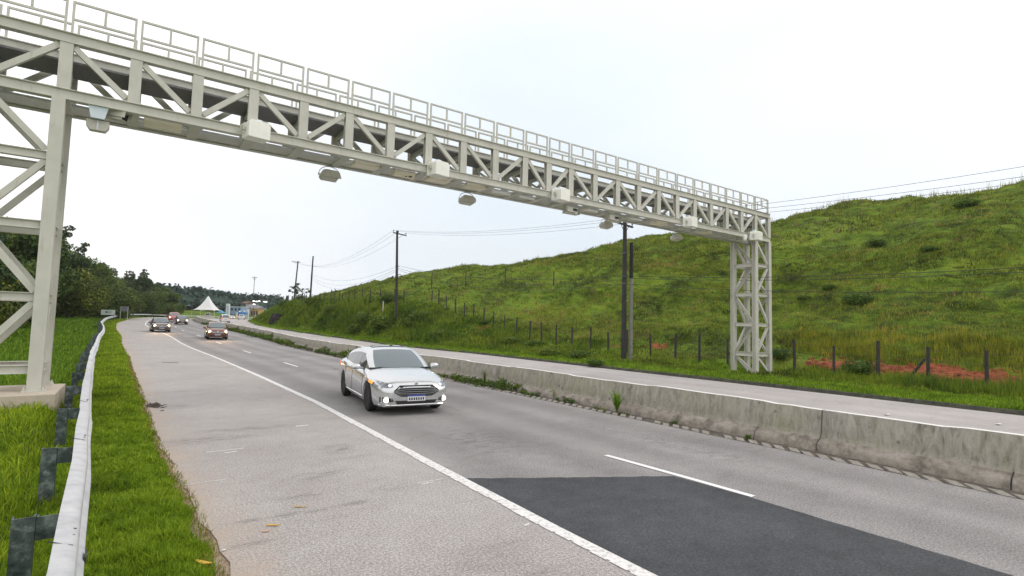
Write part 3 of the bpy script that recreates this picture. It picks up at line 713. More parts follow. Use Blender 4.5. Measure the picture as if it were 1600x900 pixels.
# white equipment boxes on the front bottom chord
WB = [(2.37, 'first'), (7.84, 'second'), (13.1, 'third'), (21.05, 'fourth'), (26.64, 'fifth')]
DESC = ['nearest and largest-looking white camera box on the front of the gantry beam', 'white camera box on the gantry beam above the silver car', 'white camera box on the gantry beam at mid span',
        'white camera box on the gantry beam over the opposite carriageway', 'white camera box on the gantry beam right above the far tower']
for (x, _), ds in zip(WB, DESC):
    e = empty('camera_box', (x, YG-.34, 7.52), ds, 'camera box', 'white camera boxes on the gantry beam', rz=.18)
    b = MB(); M = Matrix.Rotation(.12, 3, 'X')
    b.prism([(-.28, -.22), (.28, -.22), (.28, .16), (.22, .24), (-.22, .24), (-.28, .16)], (0, .28, 0), (0, -.20, -.02)); b.build('housing', 'equipment_white', e, bevel=.012)
    b = MB(); b.tube([(-.30, .05, -.16)]+[(-.30-.10*math.sin(a), .05, -.13*math.cos(a)) for a in np.linspace(.3, 2.8, 8)]+[(-.30, .05, .16)], .014, 6); b.box((-.33, .05, 0), (.07, .10, .10)); b.build('bracket', 'equipment_grey', e)
    b = MB(); b.box((.08, .16, .30), (.20, .16, .12), taper=.7); b.build('sensor', 'plate_bluish', e)
    b = MB(); b.lathe([(.02, 0), (.02, .07)], (.1, .0, -.30), n=8); b.build('cable_gland', 'equipment_white', e)
# floodlights hanging under the back chord
FD = ['floodlight hanging under the beam nearest the left tower', 'floodlight hanging under the beam over the middle lanes', 'floodlight hanging under the beam beside the dark utility poles', 'floodlight hanging under the beam nearest the far tower']
for i, (x, ds) in enumerate(zip((4.79, 9.86, 17.11, 22.07), FD)):
    e = empty('floodlight', (x, YB, 7.10), ds, 'floodlight', 'floodlights hanging under the gantry beam', rz=.05)
    b = MB(); n_ = 12
    b.prism([(-.30, -.03), (-.24, -.12), (.24, -.12), (.30, -.03), (.27, .08), (.17, .13), (-.17, .13), (-.27, .08)], (0, .17, -.05), (0, -.17, .03)); b.build('lamp_housing', 'equipment_grey', e, bevel=.012)
    b = MB(); b.box((0, 0, -.12), (.44, .26, .012)); b.build('lamp_glass', 'lens_glass', e)
    b = MB(); b.tube([(.345*math.cos(a), 0, .02+.26*math.sin(a)) for a in np.linspace(0, math.pi, 14)], .013, 6)
    b.box((.345, 0, -.01), (.05, .05, .07)); b.box((-.345, 0, -.01), (.05, .05, .07)); b.box((0, 0, .29), (.18, .10, .02)); b.build('bracket', 'plate_zinc', e)
# cream sensor housings set in the bottom bays
CR = [(.28, 'cream sensor housing in the bay beside the left tower'), (5.7, 'cream sensor housing in the bay left of the cylindrical one'), (8.28, 'cream sensor housing in the bay under the second white camera box'),
      (9.75, 'cream sensor housing in the bay right of the second camera box'), (19.94, 'cream sensor housing in the bay left of the fourth camera box'), (23.4, 'cream sensor housing in the bay left of the far tower')]
for x, ds in CR:
    e = empty('sensor_housing', (x, YG+.62, 7.46), ds, 'sensor housing', 'cream sensor housings under the gantry')
    b = MB(); b.box((0, 0, 0), (.82, .46, .14)); b.build('case', 'equipment_cream', e, bevel=.015)
    b = MB(); b.tube([(.41, 0, .0), (.52, 0, .0)], .015, 6); b.tube([(-.41, 0, .0), (-.52, 0, .0)], .015, 6); b.build('cable', 'equipment_white', e)
e = empty('cylinder_sensor', (7.0, YG+.6, 7.44), 'cream cylindrical sensor with small dark ports in a bottom bay', 'sensor housing')
b = MB(); b.tube([(-.36, 0, 0), (.36, 0, 0)], .16, 18); b.build('case', 'equipment_cream', e, smooth=True, auto=40)
b = MB(); b.box((.20, -.12, -.115), (.10, .05, .03)); b.lathe([(.025, 0), (.025, .02)], (.06, -.10, -.14), n=8); b.build('port', 'lens_dark', e)
# white linear housings beyond
for k, (x, ds) in enumerate([(11.0, 'slim white tube fixture in the bay left of mid span'), (12.3, 'slim white tube fixture in the bay under mid span'), (15.6, 'slim white tube fixture right of the first hanging sensor bracket'), (18.4, 'slim white tube fixture beside the dark utility poles')]):
    e = empty('tube_fixture', (x, YG+.7, 7.46), ds, 'light fixture', 'slim tube fixtures in the gantry bays')
    b = MB(); b.tube([(-.42, 0, 0), (.42, 0, 0)], .055, 10); b.build('tube_body', 'equipment_white', e, smooth=True, auto=40)
    b = MB(); b.box((-.3, 0, .07), (.04, .04, .06)); b.box((.3, 0, .07), (.04, .04, .06)); b.build('clip', 'equipment_grey', e)
# sensor brackets slung under the beam
for x, ds in ((14.35, 'grey bracket with side plates slung under the beam at mid span'), (16.77, 'grey bracket with side plates slung under the beam beside the third floodlight')):
    e = empty('scanner_unit', (x, YG+.5, 7.30), ds, 'scanner', 'scanner units slung under the gantry beam')
    b = MB(); b.prism([(-.11, .12), (.14, .12), (.10, -.20), (-.07, -.20)], (-.40, 0, 0), (-.375, 0, 0)); b.prism([(-.11, .12), (.14, .12), (.10, -.20), (-.07, -.20)], (.375, 0, 0), (.40, 0, 0))
    b.box((0, .06, -.19), (.75, .20, .03)); b.build('side_plates', 'equipment_grey', e)
    b = MB(); b.box((0, .02, -.04), (.56, .22, .20)); b.build('case', 'equipment_white', e, bevel=.015)
    b = MB(); b.box((.12, -.105, -.04), (.22, .03, .10)); b.build('window', 'lens_dark', e)
# first enforcement camera next to the left tower
e = empty('enforcement_camera', (-1.0, YG+.25, 7.32), 'grey hooded traffic camera on a bluish plate by the left tower', 'traffic camera')
b = MB(); b.prism([(-.21, .16), (.21, .16), (.13, -.20), (-.13, -.20)], (-.02, -.30, 0), (-.02, -.27, 0)); b.build('mounting_plate', 'plate_bluish', e)
Mc = Matrix.Rotation(R(-32), 3, 'Z') @ Matrix.Rotation(R(9), 3, 'Y')
b = MB(); b.box((.28, -.05, .02), (.50, .20, .20), Mc); b.build('camera_body', 'equipment_grey', e, bevel=.01)
b = MB(); b.box((.33, -.08, .135), (.56, .26, .018), Mc); b.box(Vector((.33, -.08, .06))+Mc @ Vector((0, .13, 0)), (.56, .014, .17), Mc); b.box(Vector((.33, -.08, .06))+Mc @ Vector((0, -.13, 0)), (.56, .014, .17), Mc); b.build('hood', 'equipment_grey', e)
b = MB(); b.box(Vector((.28, -.05, .02))+Mc @ Vector((.256, 0, 0)), (.02, .16, .15), Mc); b.build('lens', 'lens_dark', e)
e = empty('infrared_lamp', (-1.02, YG+.2, 7.0), 'olive grey lamp head hanging below the first traffic camera', 'lamp')
b = MB(); b.prism([(-.22, .12), (.22, .12), (.22, -.02), (.15, -.13), (-.15, -.13), (-.22, -.02)], (0, -.10, 0), (0, .10, 0)); b.build('lamp_housing', 'equipment_grey', e, bevel=.01)
b = MB(); b.box((0, -.115, 0), (.03, .02, .26)); b.box((0, 0, .16), (.08, .08, .12)); b.build('bracket', 'plate_zinc', e)
e = empty('dome_camera', (25.91, YG-.1, 7.30), 'small white dome camera hanging beside the far tower', 'traffic camera')
b = MB(); b.lathe([(.05, .24), (.09, .22), (.11, .05), (.10, -.02)], (0, 0, 0), n=16); b.build('housing', 'equipment_white', e, smooth=True, auto=50)
b = MB(); b.lathe([(.095, -.02), (.085, -.08), (.05, -.125), (.0, -.14)], (0, 0, 0), n=16); b.build('dome', 'lens_glass', e, smooth=True)
# ------------------------------------------------------------------ sight helper: where a line of sight meets the terrain
def ray(px, py): return np.array(FWD)+np.array(RGT)*(px-800)/F_PX-np.array(UPV)*(py-450)/F_PX
def hit(px, py, lo=3, hi=420):
    d = ray(px, py); t = np.exp(np.linspace(math.log(lo), math.log(hi), 700)); P = np.array([0, 0, CH])+t[:, None]*d
    h = height(P[:, 0], P[:, 1]); b_ = np.where(P[:, 2] < h)[0]
    i = b_[0] if len(b_) else len(t)-1
    return np.array([P[i, 0], P[i, 1], h[i]])
def gz(x, y): return float(height(np.array([x]), np.array([y]))[0])

# ------------------------------------------------------------------ utility poles and cables
def crossarm(b, z, L, ang, t=.10):
    d = Vector((math.cos(ang), math.sin(ang), 0))
    b.bar(-d*L/2+Vector((0, 0, z)), d*L/2+Vector((0, 0, z)), t, t)
    return d
def pole(name, x, y, h, r, mat, label, arm=None, lean=0, extras=(), sink=.5):
    z = gz(x, y)
    e = empty(name, (x, y, z), label, 'utility pole', 'utility poles along the foot of the hill', rz=0)
    b = MB(); b.tube([(0, 0, -sink), (lean*.5, 0, h*.5), (lean, 0, h)], [r*1.15, r, r*.8], 12); b.build('shaft', mat, e, smooth=True, auto=50)
    tips = []
    if arm:
        L, ang = arm; b = MB(); d = crossarm(b, h-.35, L, ang, .11); d2 = Vector((-d.y, d.x, 0))
        for k in (-1, 1): b.bar(Vector((lean, 0, h-.95)), d*L*.25*k+Vector((0, 0, h-.38)), .03, .03)
        b.build('crossarm', mat, e)
        for k in (-.47, -.12, .47):
            b = MB(); b.lathe([(.02, 0), (.02, .10), (.055, .12), (.06, .17), (.03, .22), (.045, .25), (.02, .29)], tuple(d*L*k+Vector((0, 0, h-.30))), n=8); b.build('insulator', 'pole_dark', e)
            tips.append(Vector((x, y, z))+d*L*k+Vector((0, 0, h-.05)))
    for kind, hz in extras:
        b = MB()
        if kind == 'band': b.lathe([(r*1.25, -.04), (r*1.25, .04)], (lean*hz/h, 0, hz), n=10); b.box((lean*hz/h+r*1.3, 0, hz), (.16, .10, .08)); b.build('band', 'post_galvanised', e)
        if kind == 'coil':
            b.tube([(.10+.27*math.cos(a), -.16, hz+.27*math.sin(a)) for a in np.linspace(0, 2*math.pi, 16)], .035, 6); b.build('cable_coil', 'pole_black', e)
        if kind == 'box': b.lathe([(.07, -.20), (.10, -.16), (.10, .16), (.07, .2)], (-.75, 0, hz-.25), 'Z', 10, Matrix.Rotation(.7, 3, 'Y')); b.tube([(0, 0, hz), (-.75, 0, hz-.2)], .02, 5); b.build('splice_box', 'pole_black', e)
    return e, tips
PB = {}
PP = dict(A=(27.0, 25.2), B=(27.45, 25.0), C=(24.9, 58.8), D=(29.6, 115.5), E=(30.0, 131.5))
eA, tA = pole('utility_pole', *PP['A'], 9.6, .165, 'pole_dark', 'thick dark utility pole behind the gantry, left one of the close pair', arm=(2.2, .25), extras=[('band', 5.7), ('band', 5.2), ('band', 7.3)])
eB, _ = pole('utility_pole', *PP['B'], 8.0, .12, 'pole_concrete', 'slim pale utility pole with black upper end, right one of the close pair')
b = MB(); b.tube([(0, 0, 5.6), (0, 0, 8.05)], .135, 10); b.build('black_sleeve', 'pole_black', eB)
eC, tC = pole('utility_pole', *PP['C'], 10.5, .15, 'pole_dark', 'tall dark utility pole with a crossarm standing on the grassy bank', arm=(2.3, .45), lean=-.35, extras=[('band', 6.3), ('coil', 5.1), ('box', 5.2)])
eD, _ = pole('utility_pole', *PP['D'], 9.2, .17, 'pole_dark', 'bare dark utility pole without crossarm farther along the bank', lean=.15, extras=[('band', 5)])
eE, tE = pole('utility_pole', *PP['E'], 10.3, .16, 'pole_dark', 'utility pole with a crossarm behind the bare tree at the end of the hill', arm=(2.2, .5), lean=.5)
dd = ray(397, 447); q = np.array([0, 0, CH])+dd*330
e = empty('lattice_mast', (q[0], q[1], 5), 'distant tall mast with a short crosspiece above the wooded hill', 'mast')
b = MB(); b.tube([(0, 0, 0), (0, 0, q[2]-5+6)], [.25, .14], 6); b.build('shaft', 'pole_dark', e)
b = MB(); b.box((0, 0, q[2]-5+5.4), (3.2, .3, .3)); b.box((0, 0, q[2]-5+4.4), (1.6, .3, .3)); b.build('crossarm', 'pole_dark', e)
def cable(p, q, sag, r, label, group):
    p = Vector(p); q = Vector(q); N = 28; pts = []
    for i in range(N+1):
        t = i/N; v = p.lerp(q, t); v.z -= sag*4*t*(1-t); pts.append(v)
    b = MB(); b.tube(pts, r, 5, cap=False); o = b.build('power_cable', 'wire'); tag(o, label, 'cable', group); return o
def top(e, z): return Vector(e.location)+Vector((0, 0, z))
R_END = [Vector((27.5, -16, 10.0)), Vector((28.0, -16, 9.3)), Vector((29.0, -16, 9.1))]
NM = ['nearest', 'middle', 'outermost']
for i in range(3):
    cable(tC[i], tA[i], .55, .009, NM[i]+' of three thin high cables from the bank pole to the gantry', 'high cables from bank pole to gantry')
    cable(tE[i], tC[i], 2.6, .012, NM[i]+' of three thin cables between the far crossarm pole and the bank pole', 'far high cables')
    cable(tA[i], R_END[i]+Vector((0, 0, -.1)), 1.0-.1*i, .009, NM[i]+' of three high cables crossing the sky above the hill at right', 'high cables above the hill')
for k, (zc, za, zd) in enumerate(((6.4, 5.75, 5.4), (6.1, 5.5, 4.8), (5.9, 5.2, 4.4))):
    cable(top(eD, zd), top(eC, zc), 1.6+.3*k, .014, ['upper', 'middle', 'bottom'][k]+' one of the lower cables from the bare pole to the bank pole', 'lower cables left of the bank pole')
    cable(top(eC, zc), top(eA, za), .8+.2*k, .014, ['upper', 'middle', 'bottom'][k]+' one of the lower cables right of the bank pole', 'lower cables right of the bank pole')
for k, (za, ze) in enumerate(((5.75, 6.3), (5.6, 6.1), (5.2, 5.0))):
    cable(top(eA, za), Vector((28.0, -16, ze)), 1.0, .013, ['upper', 'middle', 'bottom'][k]+' dark cable strung low in front of the hillside at right', 'low cables in front of the hillside')

# ------------------------------------------------------------------ wire fence on wooden posts
def fence(name, pts, hs, label, wires=3, brace=None):
    root = empty(name, tuple(pts[0]), label, 'fence'); P_ = []
    for i, (p, h) in enumerate(zip(pts, hs)):
        b = MB(); lx, ly = random.uniform(-.05, .05), random.uniform(-.05, .05); r = random.uniform(.06, .085)
        b.tube([(0, 0, -.3), (lx*.5, ly*.5, h*.5), (lx, ly, h)], [r*1.05, r, r*.92], 7); o = b.build('post', 'wood_post', None)
        o.location = p; world_child(o, root); P_.append(Vector(p)+Vector((lx, ly, 0)))
    b = MB()
    for k in range(wires):
        fr = .35+.28*k
        pl = [p+Vector((0, 0, h*fr*1.0)) for p, h in zip(P_, hs)]
        b.tube(pl, .005, 4, cap=False)
    world_child(b.build('wire_strands', 'wire'), root)
    return root
xs_ = []; s = 2.95
while s < 60: xs_.append((s+random.uniform(-.12, .12), 16.7+random.uniform(-.08, .08))); s += 1.98
pts = []
for s, o in xs_:
    a = at(np.array([s]), np.array([o]))[0]; pts.append((a[0], a[1], gz(a[0], a[1])))
hs = [random.uniform(1.5, 1.85) for _ in pts]
f1 = fence('wire_fence', pts, hs, 'wire fence on dark wooden posts along the foot of the grassy hill')
b = MB(); p = Vector(pts[3]); b.bar(p+Vector((-.05, .85, -.1)), p+Vector((0, .1, 1.1)), .10, .10); world_child(b.build('brace_post', 'wood_post'), f1)
pts = []
for i in range(30):
    s = 61+i*2.15; u = 5.4+.3*math.sin(i*.7)+random.uniform(-.2, .2)+(.07*(i-14) if i > 14 else 0)
    a = at(np.array([s]), o_kerb(np.array([s]))+u)[0]; pts.append((a[0], a[1], gz(a[0], a[1])))
fence('wire_fence', pts, [random.uniform(1.6, 2.1) for _ in pts], 'wire fence on closely set posts along the top of the far roadside bank')
pts = [tuple(hit(px, py)) for px, py in ((674, 453), (727, 450), (789, 447), (865, 446))]
fence('wire_fence', pts, [2.4, 1.9, 2.0, 1.5], 'sparse old fence posts high up on the hillside', wires=1)
a = hit(598, 490); b = MB(); b.tube([(0, 0, -.2), (.02, 0, 1.5)], .07, 8); o = b.build('white_post', 'wood_light'); o.location = a; tag(o, 'pale whitewashed post on the bank beside the bank fence', 'post')

# ------------------------------------------------------------------ grass
def blades(name, P, h, w, mat, kind='stuff', lean=.5, seed=0, seg=2, label=None):
    rs = np.random.RandomState(seed); n = len(P)
    a = rs.rand(n)*2*math.pi; dx, dy = np.cos(a), np.sin(a)
    la = rs.rand(n)*2*math.pi; ll = (rs.rand(n)**1.3)*lean*h; lx, ly = np.cos(la)*ll, np.sin(la)*ll
    fr = [(0, 1.0, 0), (.55, .75, .35), (1.0, .12, 1.0)] if seg == 2 else [(0, 1.0, 0), (1.0, .15, 1.0)]
    rows = []
    for (zf, wf, lf) in fr:
        c = P+np.stack([lx*lf, ly*lf, h*zf-(.02 if zf == 0 else 0)], 1); o = np.stack([dx*w*wf*.5, dy*w*wf*.5, 0*w], 1)
        rows += [c-o, c+o]
    k = len(rows); V_ = np.stack(rows, 1).reshape(-1, 3); b0 = np.arange(n)[:, None]*k
    Fs = [np.concatenate([b0+2*i, b0+2*i+1, b0+2*i+3, b0+2*i+2], 1) for i in range(len(fr)-1)]
    F_ = np.stack(Fs, 1).reshape(-1, 4)
    o = fastmesh(name, V_, F_, mat); tag(o, label, None, None, kind); return o
def clump(x, y, n, rad, rs):
    # n blades round each clump centre
    X = np.repeat(x, n)+rs.randn(len(x)*n)*np.repeat(rad, n); Y = np.repeat(y, n)+rs.randn(len(x)*n)*np.repeat(rad, n); return X, Y
rs = np.random.RandomState(5)
def so_sample(n, s0, s1, u0f, u1f, pw=1.0, rs=rs):
    t = rs.rand(n); s = s0*(s1/s0)**(t**pw)
    a, b_ = u0f(s), u1f(s); o = a+(b_-a)*rs.rand(n); return s, o
# mown verge between shoulder and rail, then the field behind the rail
def verge(name, n, s0, s1, a, b_, hk, wk, seed, mat='blade_verge', edge=True):
    s, o = so_sample(n, s0, s1, a, b_)
    P = at(s, o); d = np.hypot(P[:, 0], P[:, 1])
    c = vnoise(P[:, 0]*6, P[:, 1]*6, 3)
    if edge:
        v = -(o-o_grass(s)); keep = (v > .02+.16*vnoise(s*3, s*0, 6)) | (rs.rand(n) < .07); P = P[keep]; d = d[keep]; c = c[keep]; v = v[keep]
        hm = np.clip(.45+v*2, .4, 1)
    else: hm = 1
    P[:, 2] = height(P[:, 0], P[:, 1])
    h = (.04+.085*c**1.5)*hk*hm*(.5+1.0*rs.rand(len(P))); w = np.maximum(.009, d*.0014)*wk
    return blades(name, P, h, w, mat, seed=seed, lean=1.0)
verge('verge_grass', 150000, 2.6, 16, lambda s: o_rail(s)-.3, lambda s: o_grass(s)+.02, 1.0, 1.1, 1)
verge('verge_grass', 90000, 14, 130, lambda s: o_rail(s)-.6, lambda s: o_grass(s)+.02, 1.15, 1.1, 2)
verge('field_grass', 110000, 3.5, 22, lambda s: np.maximum(o_rail(s)-7, -22), lambda s: o_rail(s)-.15, 1.5, 1.1, 3, edge=False)
verge('field_grass', 110000, 18, 140, lambda s: o_rail(s)-11, lambda s: o_rail(s)-.3, 2.6, 1.3, 4, edge=False)
# rougher seed stalks along the shoulder edge
s, o = so_sample(1500, 2.6, 40, lambda s: o_grass(s)-.12, lambda s: o_grass(s)+.04)
P = at(s, o); P[:, 2] = height(P[:, 0], P[:, 1]); blades('edge_grass', P, .03+.05*rs.rand(len(P)), np.maximum(.006, np.hypot(P[:, 0], P[:, 1])*.0012), 'blade_hill', seed=10, lean=1.3)
s, o = so_sample(1300, 2.6, 40, lambda s: o_grass(s)-.14, lambda s: o_grass(s)+.02); P = at(s, o); P[:, 2] = height(P[:, 0], P[:, 1])
blades('edge_straw', P, .03+.07*rs.rand(len(P)), np.maximum(.004, np.hypot(P[:, 0], P[:, 1])*.0009), 'blade_dry', seed=9, lean=1.3)
# far verge strip (mown) beyond the kerb
s, o = so_sample(60000, 4, 150, lambda s: o_kerb(s)+.15, lambda s: o_kerb(s)+4.5*np.exp(-np.clip(s-20, 0, 99)/12)+1.9)
P = at(s, o); d = np.hypot(P[:, 0], P[:, 1]); P[:, 2] = height(P[:, 0], P[:, 1])
blades('verge_grass', P, .05+.09*rs.rand(len(P)), d*.0013, 'blade_verge', seed=12)
# hillside: tufts whose size follows nothing but a clump noise
def hill(name, n, s0, s1, u0, u1, hk, wk, mat, seed, nb=7, thr=0.0, lean=.9, dens=None):
    rs2 = np.random.RandomState(seed); m_ = n//nb
    s = s0+(s1-s0)*rs2.rand(m_)**1.0; u = u0+(u1-u0)*rs2.rand(m_)**1.15
    P = at(s, o_kerb(s)+u); x, y = P[:, 0], P[:, 1]
    c = fbm(x*.35, y*.35, 3, seed+1); keep = c > thr
    if dens is not None: keep &= rs2.rand(m_) < dens(s, u)
    x, y, c = x[keep], y[keep], c[keep]; d = np.hypot(x, y)
    X, Y = clump(x, y, nb, .10+.0022*d, rs2); c = np.repeat(c, nb); d = np.repeat(d, nb)
    soil = np.zeros(len(X)); Q = np.stack([X, Y], 1)
    for (a, b_, rx, ry, k) in REDS: soil = np.maximum(soil, k*np.exp(-((X-a)/rx)**2-((Y-b_)/ry)**2))
    kk = rs2.rand(len(X)) > soil*1.15; X, Y, c, d = X[kk], Y[kk], c[kk], d[kk]
    P = np.stack([X, Y, height(X, Y)], 1)
    h = hk*(.12+.55*np.clip(c-.3, 0, 1))*(.5+rs2.rand(len(P))); w = d*.0013*wk
    return blades(name, P, h, w, mat, seed=seed, seg=1, lean=lean)
hill('hill_grass', 150000, -4, 45, 2.5, 34, .52, 1.0, 'blade_hill', 21, thr=.33)
hill('hill_grass', 150000, -4, 80, 25, 74, .68, 1.2, 'blade_hill', 22, thr=.36)
hill('hill_grass', 110000, 40, 150, 4, 55, .72, 1.1, 'blade_hill', 23, thr=.34)
hill('bank_grass', 110000, 26, 165, 1.7, 7.5, 1.15, 1.1, 'blade_bank', 24, dens=lambda s, u: np.clip((s-24)/14, .15, 1))
hill('bank_grass', 45000, 36, 150, 1.9, 6.0, 2.1, 1.0, 'blade_bank', 25, thr=.56)
hill('dry_grass', 15000, -2, 70, 8, 72, 1.0, 1.0, 'blade_dry', 26, thr=.60)
# tall grass in front of and behind the red cut by the fence
hill('tall_grass', 15000, -3, 14, 3.6, 6.6, 1.35, .75, 'blade_bank', 27, thr=.33, lean=.5)
hill('tall_grass', 15000, -3, 19, 9.2, 13.5, 1.4, .75, 'blade_hill', 28, thr=.47, lean=.5)
# weeds breaking the skyline
rs3 = np.random.RandomState(8); s = rs3.rand(2600)*150-2; u = np.interp(s, HS, [64, 64, 62, 62, 60, 58, 55, 50, 40, 28, 15, 10, 10, 10])+rs3.randn(2600)*5
k = fbm(s*.25, u*0, 3, 4) > .5; s, u = s[k], u[k]; P = at(s, o_kerb(s)+u)
X, Y = clump(P[:, 0], P[:, 1], 3, np.full(len(P), .25), rs3); P = np.stack([X, Y, height(X, Y)], 1)
blades('skyline_weeds', P, .4+1.1*rs3.rand(len(P))**2, .05+0*P[:, 0], 'blade_hill', seed=31, lean=.4)

# ------------------------------------------------------------------ leaf clumps: bushes and trees
def leaves(rs, blobs, n, size, jit=.35, shell=.65):
    # blobs: (x, y, z, rx, ry, rz); leaves scattered near the skin of each blob, facing roughly outward
    B = np.array(blobs, float); vol = (B[:, 3]*B[:, 4]*B[:, 5])**.67; idx = rs.choice(len(B), n, p=vol/vol.sum()); b_ = B[idx]
    d = rs.randn(n, 3); d /= np.linalg.norm(d, axis=1)[:, None]
    rad = shell+(1-shell)*rs.rand(n)**.6+rs.randn(n)*.06
    P = b_[:, :3]+d*b_[:, 3:6]*rad[:, None]
    nrm = d+rs.randn(n, 3)*.7; nrm /= np.linalg.norm(nrm, axis=1)[:, None]
    t = np.cross(nrm, rs.randn(n, 3)); t /= np.linalg.norm(t, axis=1)[:, None]; q = np.cross(nrm, t)
    sz = size*(.6+.8*rs.rand(n))[:, None]
    V_ = np.stack([P-t*sz*.5, P+q*sz*.32, P+t*sz*.5, P-q*sz*.32], 1).reshape(-1, 3)
    return V_, np.arange(4*n).reshape(-1, 4)
def crown_blobs(rs, W, Hc, z0, n, flat=.75):
    out_ = []
    for i in range(n):
        a = rs.rand()*2*math.pi; rr = W*.5*(rs.rand()**.5)*.75; zz = rs.rand()
        rr *= (1-.55*abs(zz-.35)); r = W*(.14+.13*rs.rand())
        out_.append((rr*math.cos(a), rr*math.sin(a), z0+Hc*zz*.86+r*.3, r, r, r*flat))
    return out_
def make_tree(name, rs, W, Hh, trunk_h, mat, nblob, nleaf, lsize, label, group, wisps=0, r=.22):
    e = empty(name, (0, 0, 0), label, 'tree', group)
    b = MB(); b.tube([(0, 0, -.5), (.1, 0, trunk_h*.6), (.15, .05, trunk_h), (.1, .1, Hh*.75)], [r*1.2, r*.95, r*.75, r*.25], 8)
    bl = crown_blobs(rs, W, Hh-trunk_h*.8, trunk_h*.8, nblob)
    for q in bl[::3]:
        b.tube([(.12, .04, trunk_h*.8), (q[0]*.5, q[1]*.5, (trunk_h+q[2])*.5+.2), (q[0], q[1], q[2])], [r*.45, r*.28, r*.10], 5)
    for k in range(wisps):
        a = rs.rand()*6.28; rr = W*.3; z1 = Hh*(1.05+.2*rs.rand())
        p = (rr*math.cos(a), rr*math.sin(a), z1); b.tube([(.1, .1, Hh*.6), (p[0]*.7, p[1]*.7, z1*.88), p], [r*.25, r*.15, r*.05], 4)
        bl.append((p[0], p[1], z1, W*.09, W*.09, W*.05)); bl.append((p[0]*.75, p[1]*.75, z1*.93, W*.07, W*.07, W*.06))
    b.build('trunk', 'bark', e, smooth=True)
    V_, F_ = leaves(rs, bl, nleaf, lsize); fastmesh('crown', V_, F_, mat, parent=e)
    return e
rt = np.random.RandomState(77)
G1 = 'trees of the wood left of the road'
TY = [make_tree('broadleaf_tree', rt, 8.5, 9, 2.2, 'leaf_mid', 26, 9000, .40, 'bushy mid green tree in the wood behind the left grass field', G1),
      make_tree('broadleaf_tree', rt, 7.5, 10, 2.6, 'leaf_dark', 24, 8000, .38, 'dark green rounded tree in the wood behind the left grass field', G1+' dark', wisps=2),
      make_tree('feathery_tree', rt, 9, 7.5, 1.0, 'leaf_olive', 30, 9500, .34, 'olive feathery low tree at the edge of the left wood', G1+' olive'),
      make_tree('broadleaf_tree', rt, 6.0, 11, 3.4, 'leaf_dark', 17, 5500, .40, 'tall open dark tree with thin upper branches in the left wood', G1+' tall', wisps=5),
      make_tree('broadleaf_tree', rt, 10, 9.5, 2.0, 'leaf_mid', 34, 10500, .46, 'broad spreading green tree farther along the left wood', G1+' broad')]
used = [False]*5
def plant(k, x, y, sc_=1, sz=None, rot=None):
    e = TY[k] if not used[k] else copy_tree(TY[k]); used[k] = True
    e.location = (x, y, gz(x, y)-.1); e.rotation_euler = (0, 0, rot if rot is not None else random.uniform(0, 6.28)); e.scale = (sc_, sc_, sz or sc_*random.uniform(.9, 1.1)); return e
rows = [(44, 128, 5.6, -25.0, [2, 0, 2, 1, 2]), (42, 150, 7.0, -33, [0, 1, 0, 3]), (45, 150, 8, -42, [1, 0, 4, 3]), (60, 165, 10, -54, [1, 4]), (128, 222, 6.0, -20, [2, 0, 2, 0]), (132, 228, 6.5, -27, [0, 4, 1]), (138, 236, 7, -35, [1, 4, 0]), (146, 262, 8, -44, [4, 1, 3])]
for (sa, sb, st, oo, kinds) in rows:
    s = sa
    while s < sb:
        o = oo+random.uniform(-2.2, 2.2)+(3.5 if s > 115 else 0)
        a = at(np.array([s+random.uniform(-1.5, 1.5)]), np.array([o]))[0]; k = random.choice(kinds)
        plant(k, a[0], a[1], (random.uniform(.72, .95) if oo > -30 else random.uniform(.8, 1.05))*(1.4 if 80 < s < 150 and oo < -24 else 1.3 if s >= 150 and oo < -25 else 1)); s += st*random.uniform(.85, 1.15)
for (s, o, k, q) in [(176, -40, 1, 1.5), (186, -36, 0, 1.4), (196, -42, 1, 1.5), (207, -38, 4, 1.35), (218, -44, 1, 1.4), (168, -34, 4, 1.25), (228, -50, 0, 1.4), (60, -29, 3, 1.1), (72, -31, 3, 1.15), (85, -33, 3, 1.1)]:
    a = at(np.array([s]), np.array([float(o)]))[0]; plant(k, a[0], a[1], q)
# shrubs on the bank and hill
sh = empty('shrub', (0, 0, 0), 'low dark green shrub growing on the hillside', 'shrub', 'shrubs on the hillside')
V_, F_ = leaves(rt, [(0, 0, .45, .8, .8, .6), (.5, .2, .35, .5, .5, .45), (-.5, -.1, .3, .55, .5, .4)], 1500, .13, shell=.3); fastmesh('foliage', V_, F_, 'leaf_weed', parent=sh)
b = MB(); b.tube([(0, 0, -.2), (0, 0, .4)], .03, 5); b.build('stem', 'bark', sh)
SP = [(1345, 478, 1.2), (1330, 470, .8), (1295, 455, .6), (1220, 560, .9), (1345, 585, 1.0), (860, 557, 1.1), (836, 545, .9), (800, 538, 1.2), (600, 515, 1.9), (570, 505, 1.8), (560, 520, 1.6), (640, 512, 1.5), (690, 528, 1.3), (660, 500, 1.2), (520, 488, 1.6), (490, 478, 1.8), (470, 470, 1.8), (445, 480, 1.9), (760, 505, .8), (612, 472, 1.6), (905, 560, 1.0), (930, 575, .7), (1255, 470, .5), (1510, 326, 1.2), (1370, 384, 1.3), (1450, 393, .8)]
for i, (px, py, q) in enumerate(SP):
    e = sh if i == 0 else copy_tree(sh); e.location = hit(px, py); e.scale = (q*random.uniform(.8, 1.3), q, q*random.uniform(.5, .9)); e.rotation_euler = (0, 0, random.uniform(0, 6))
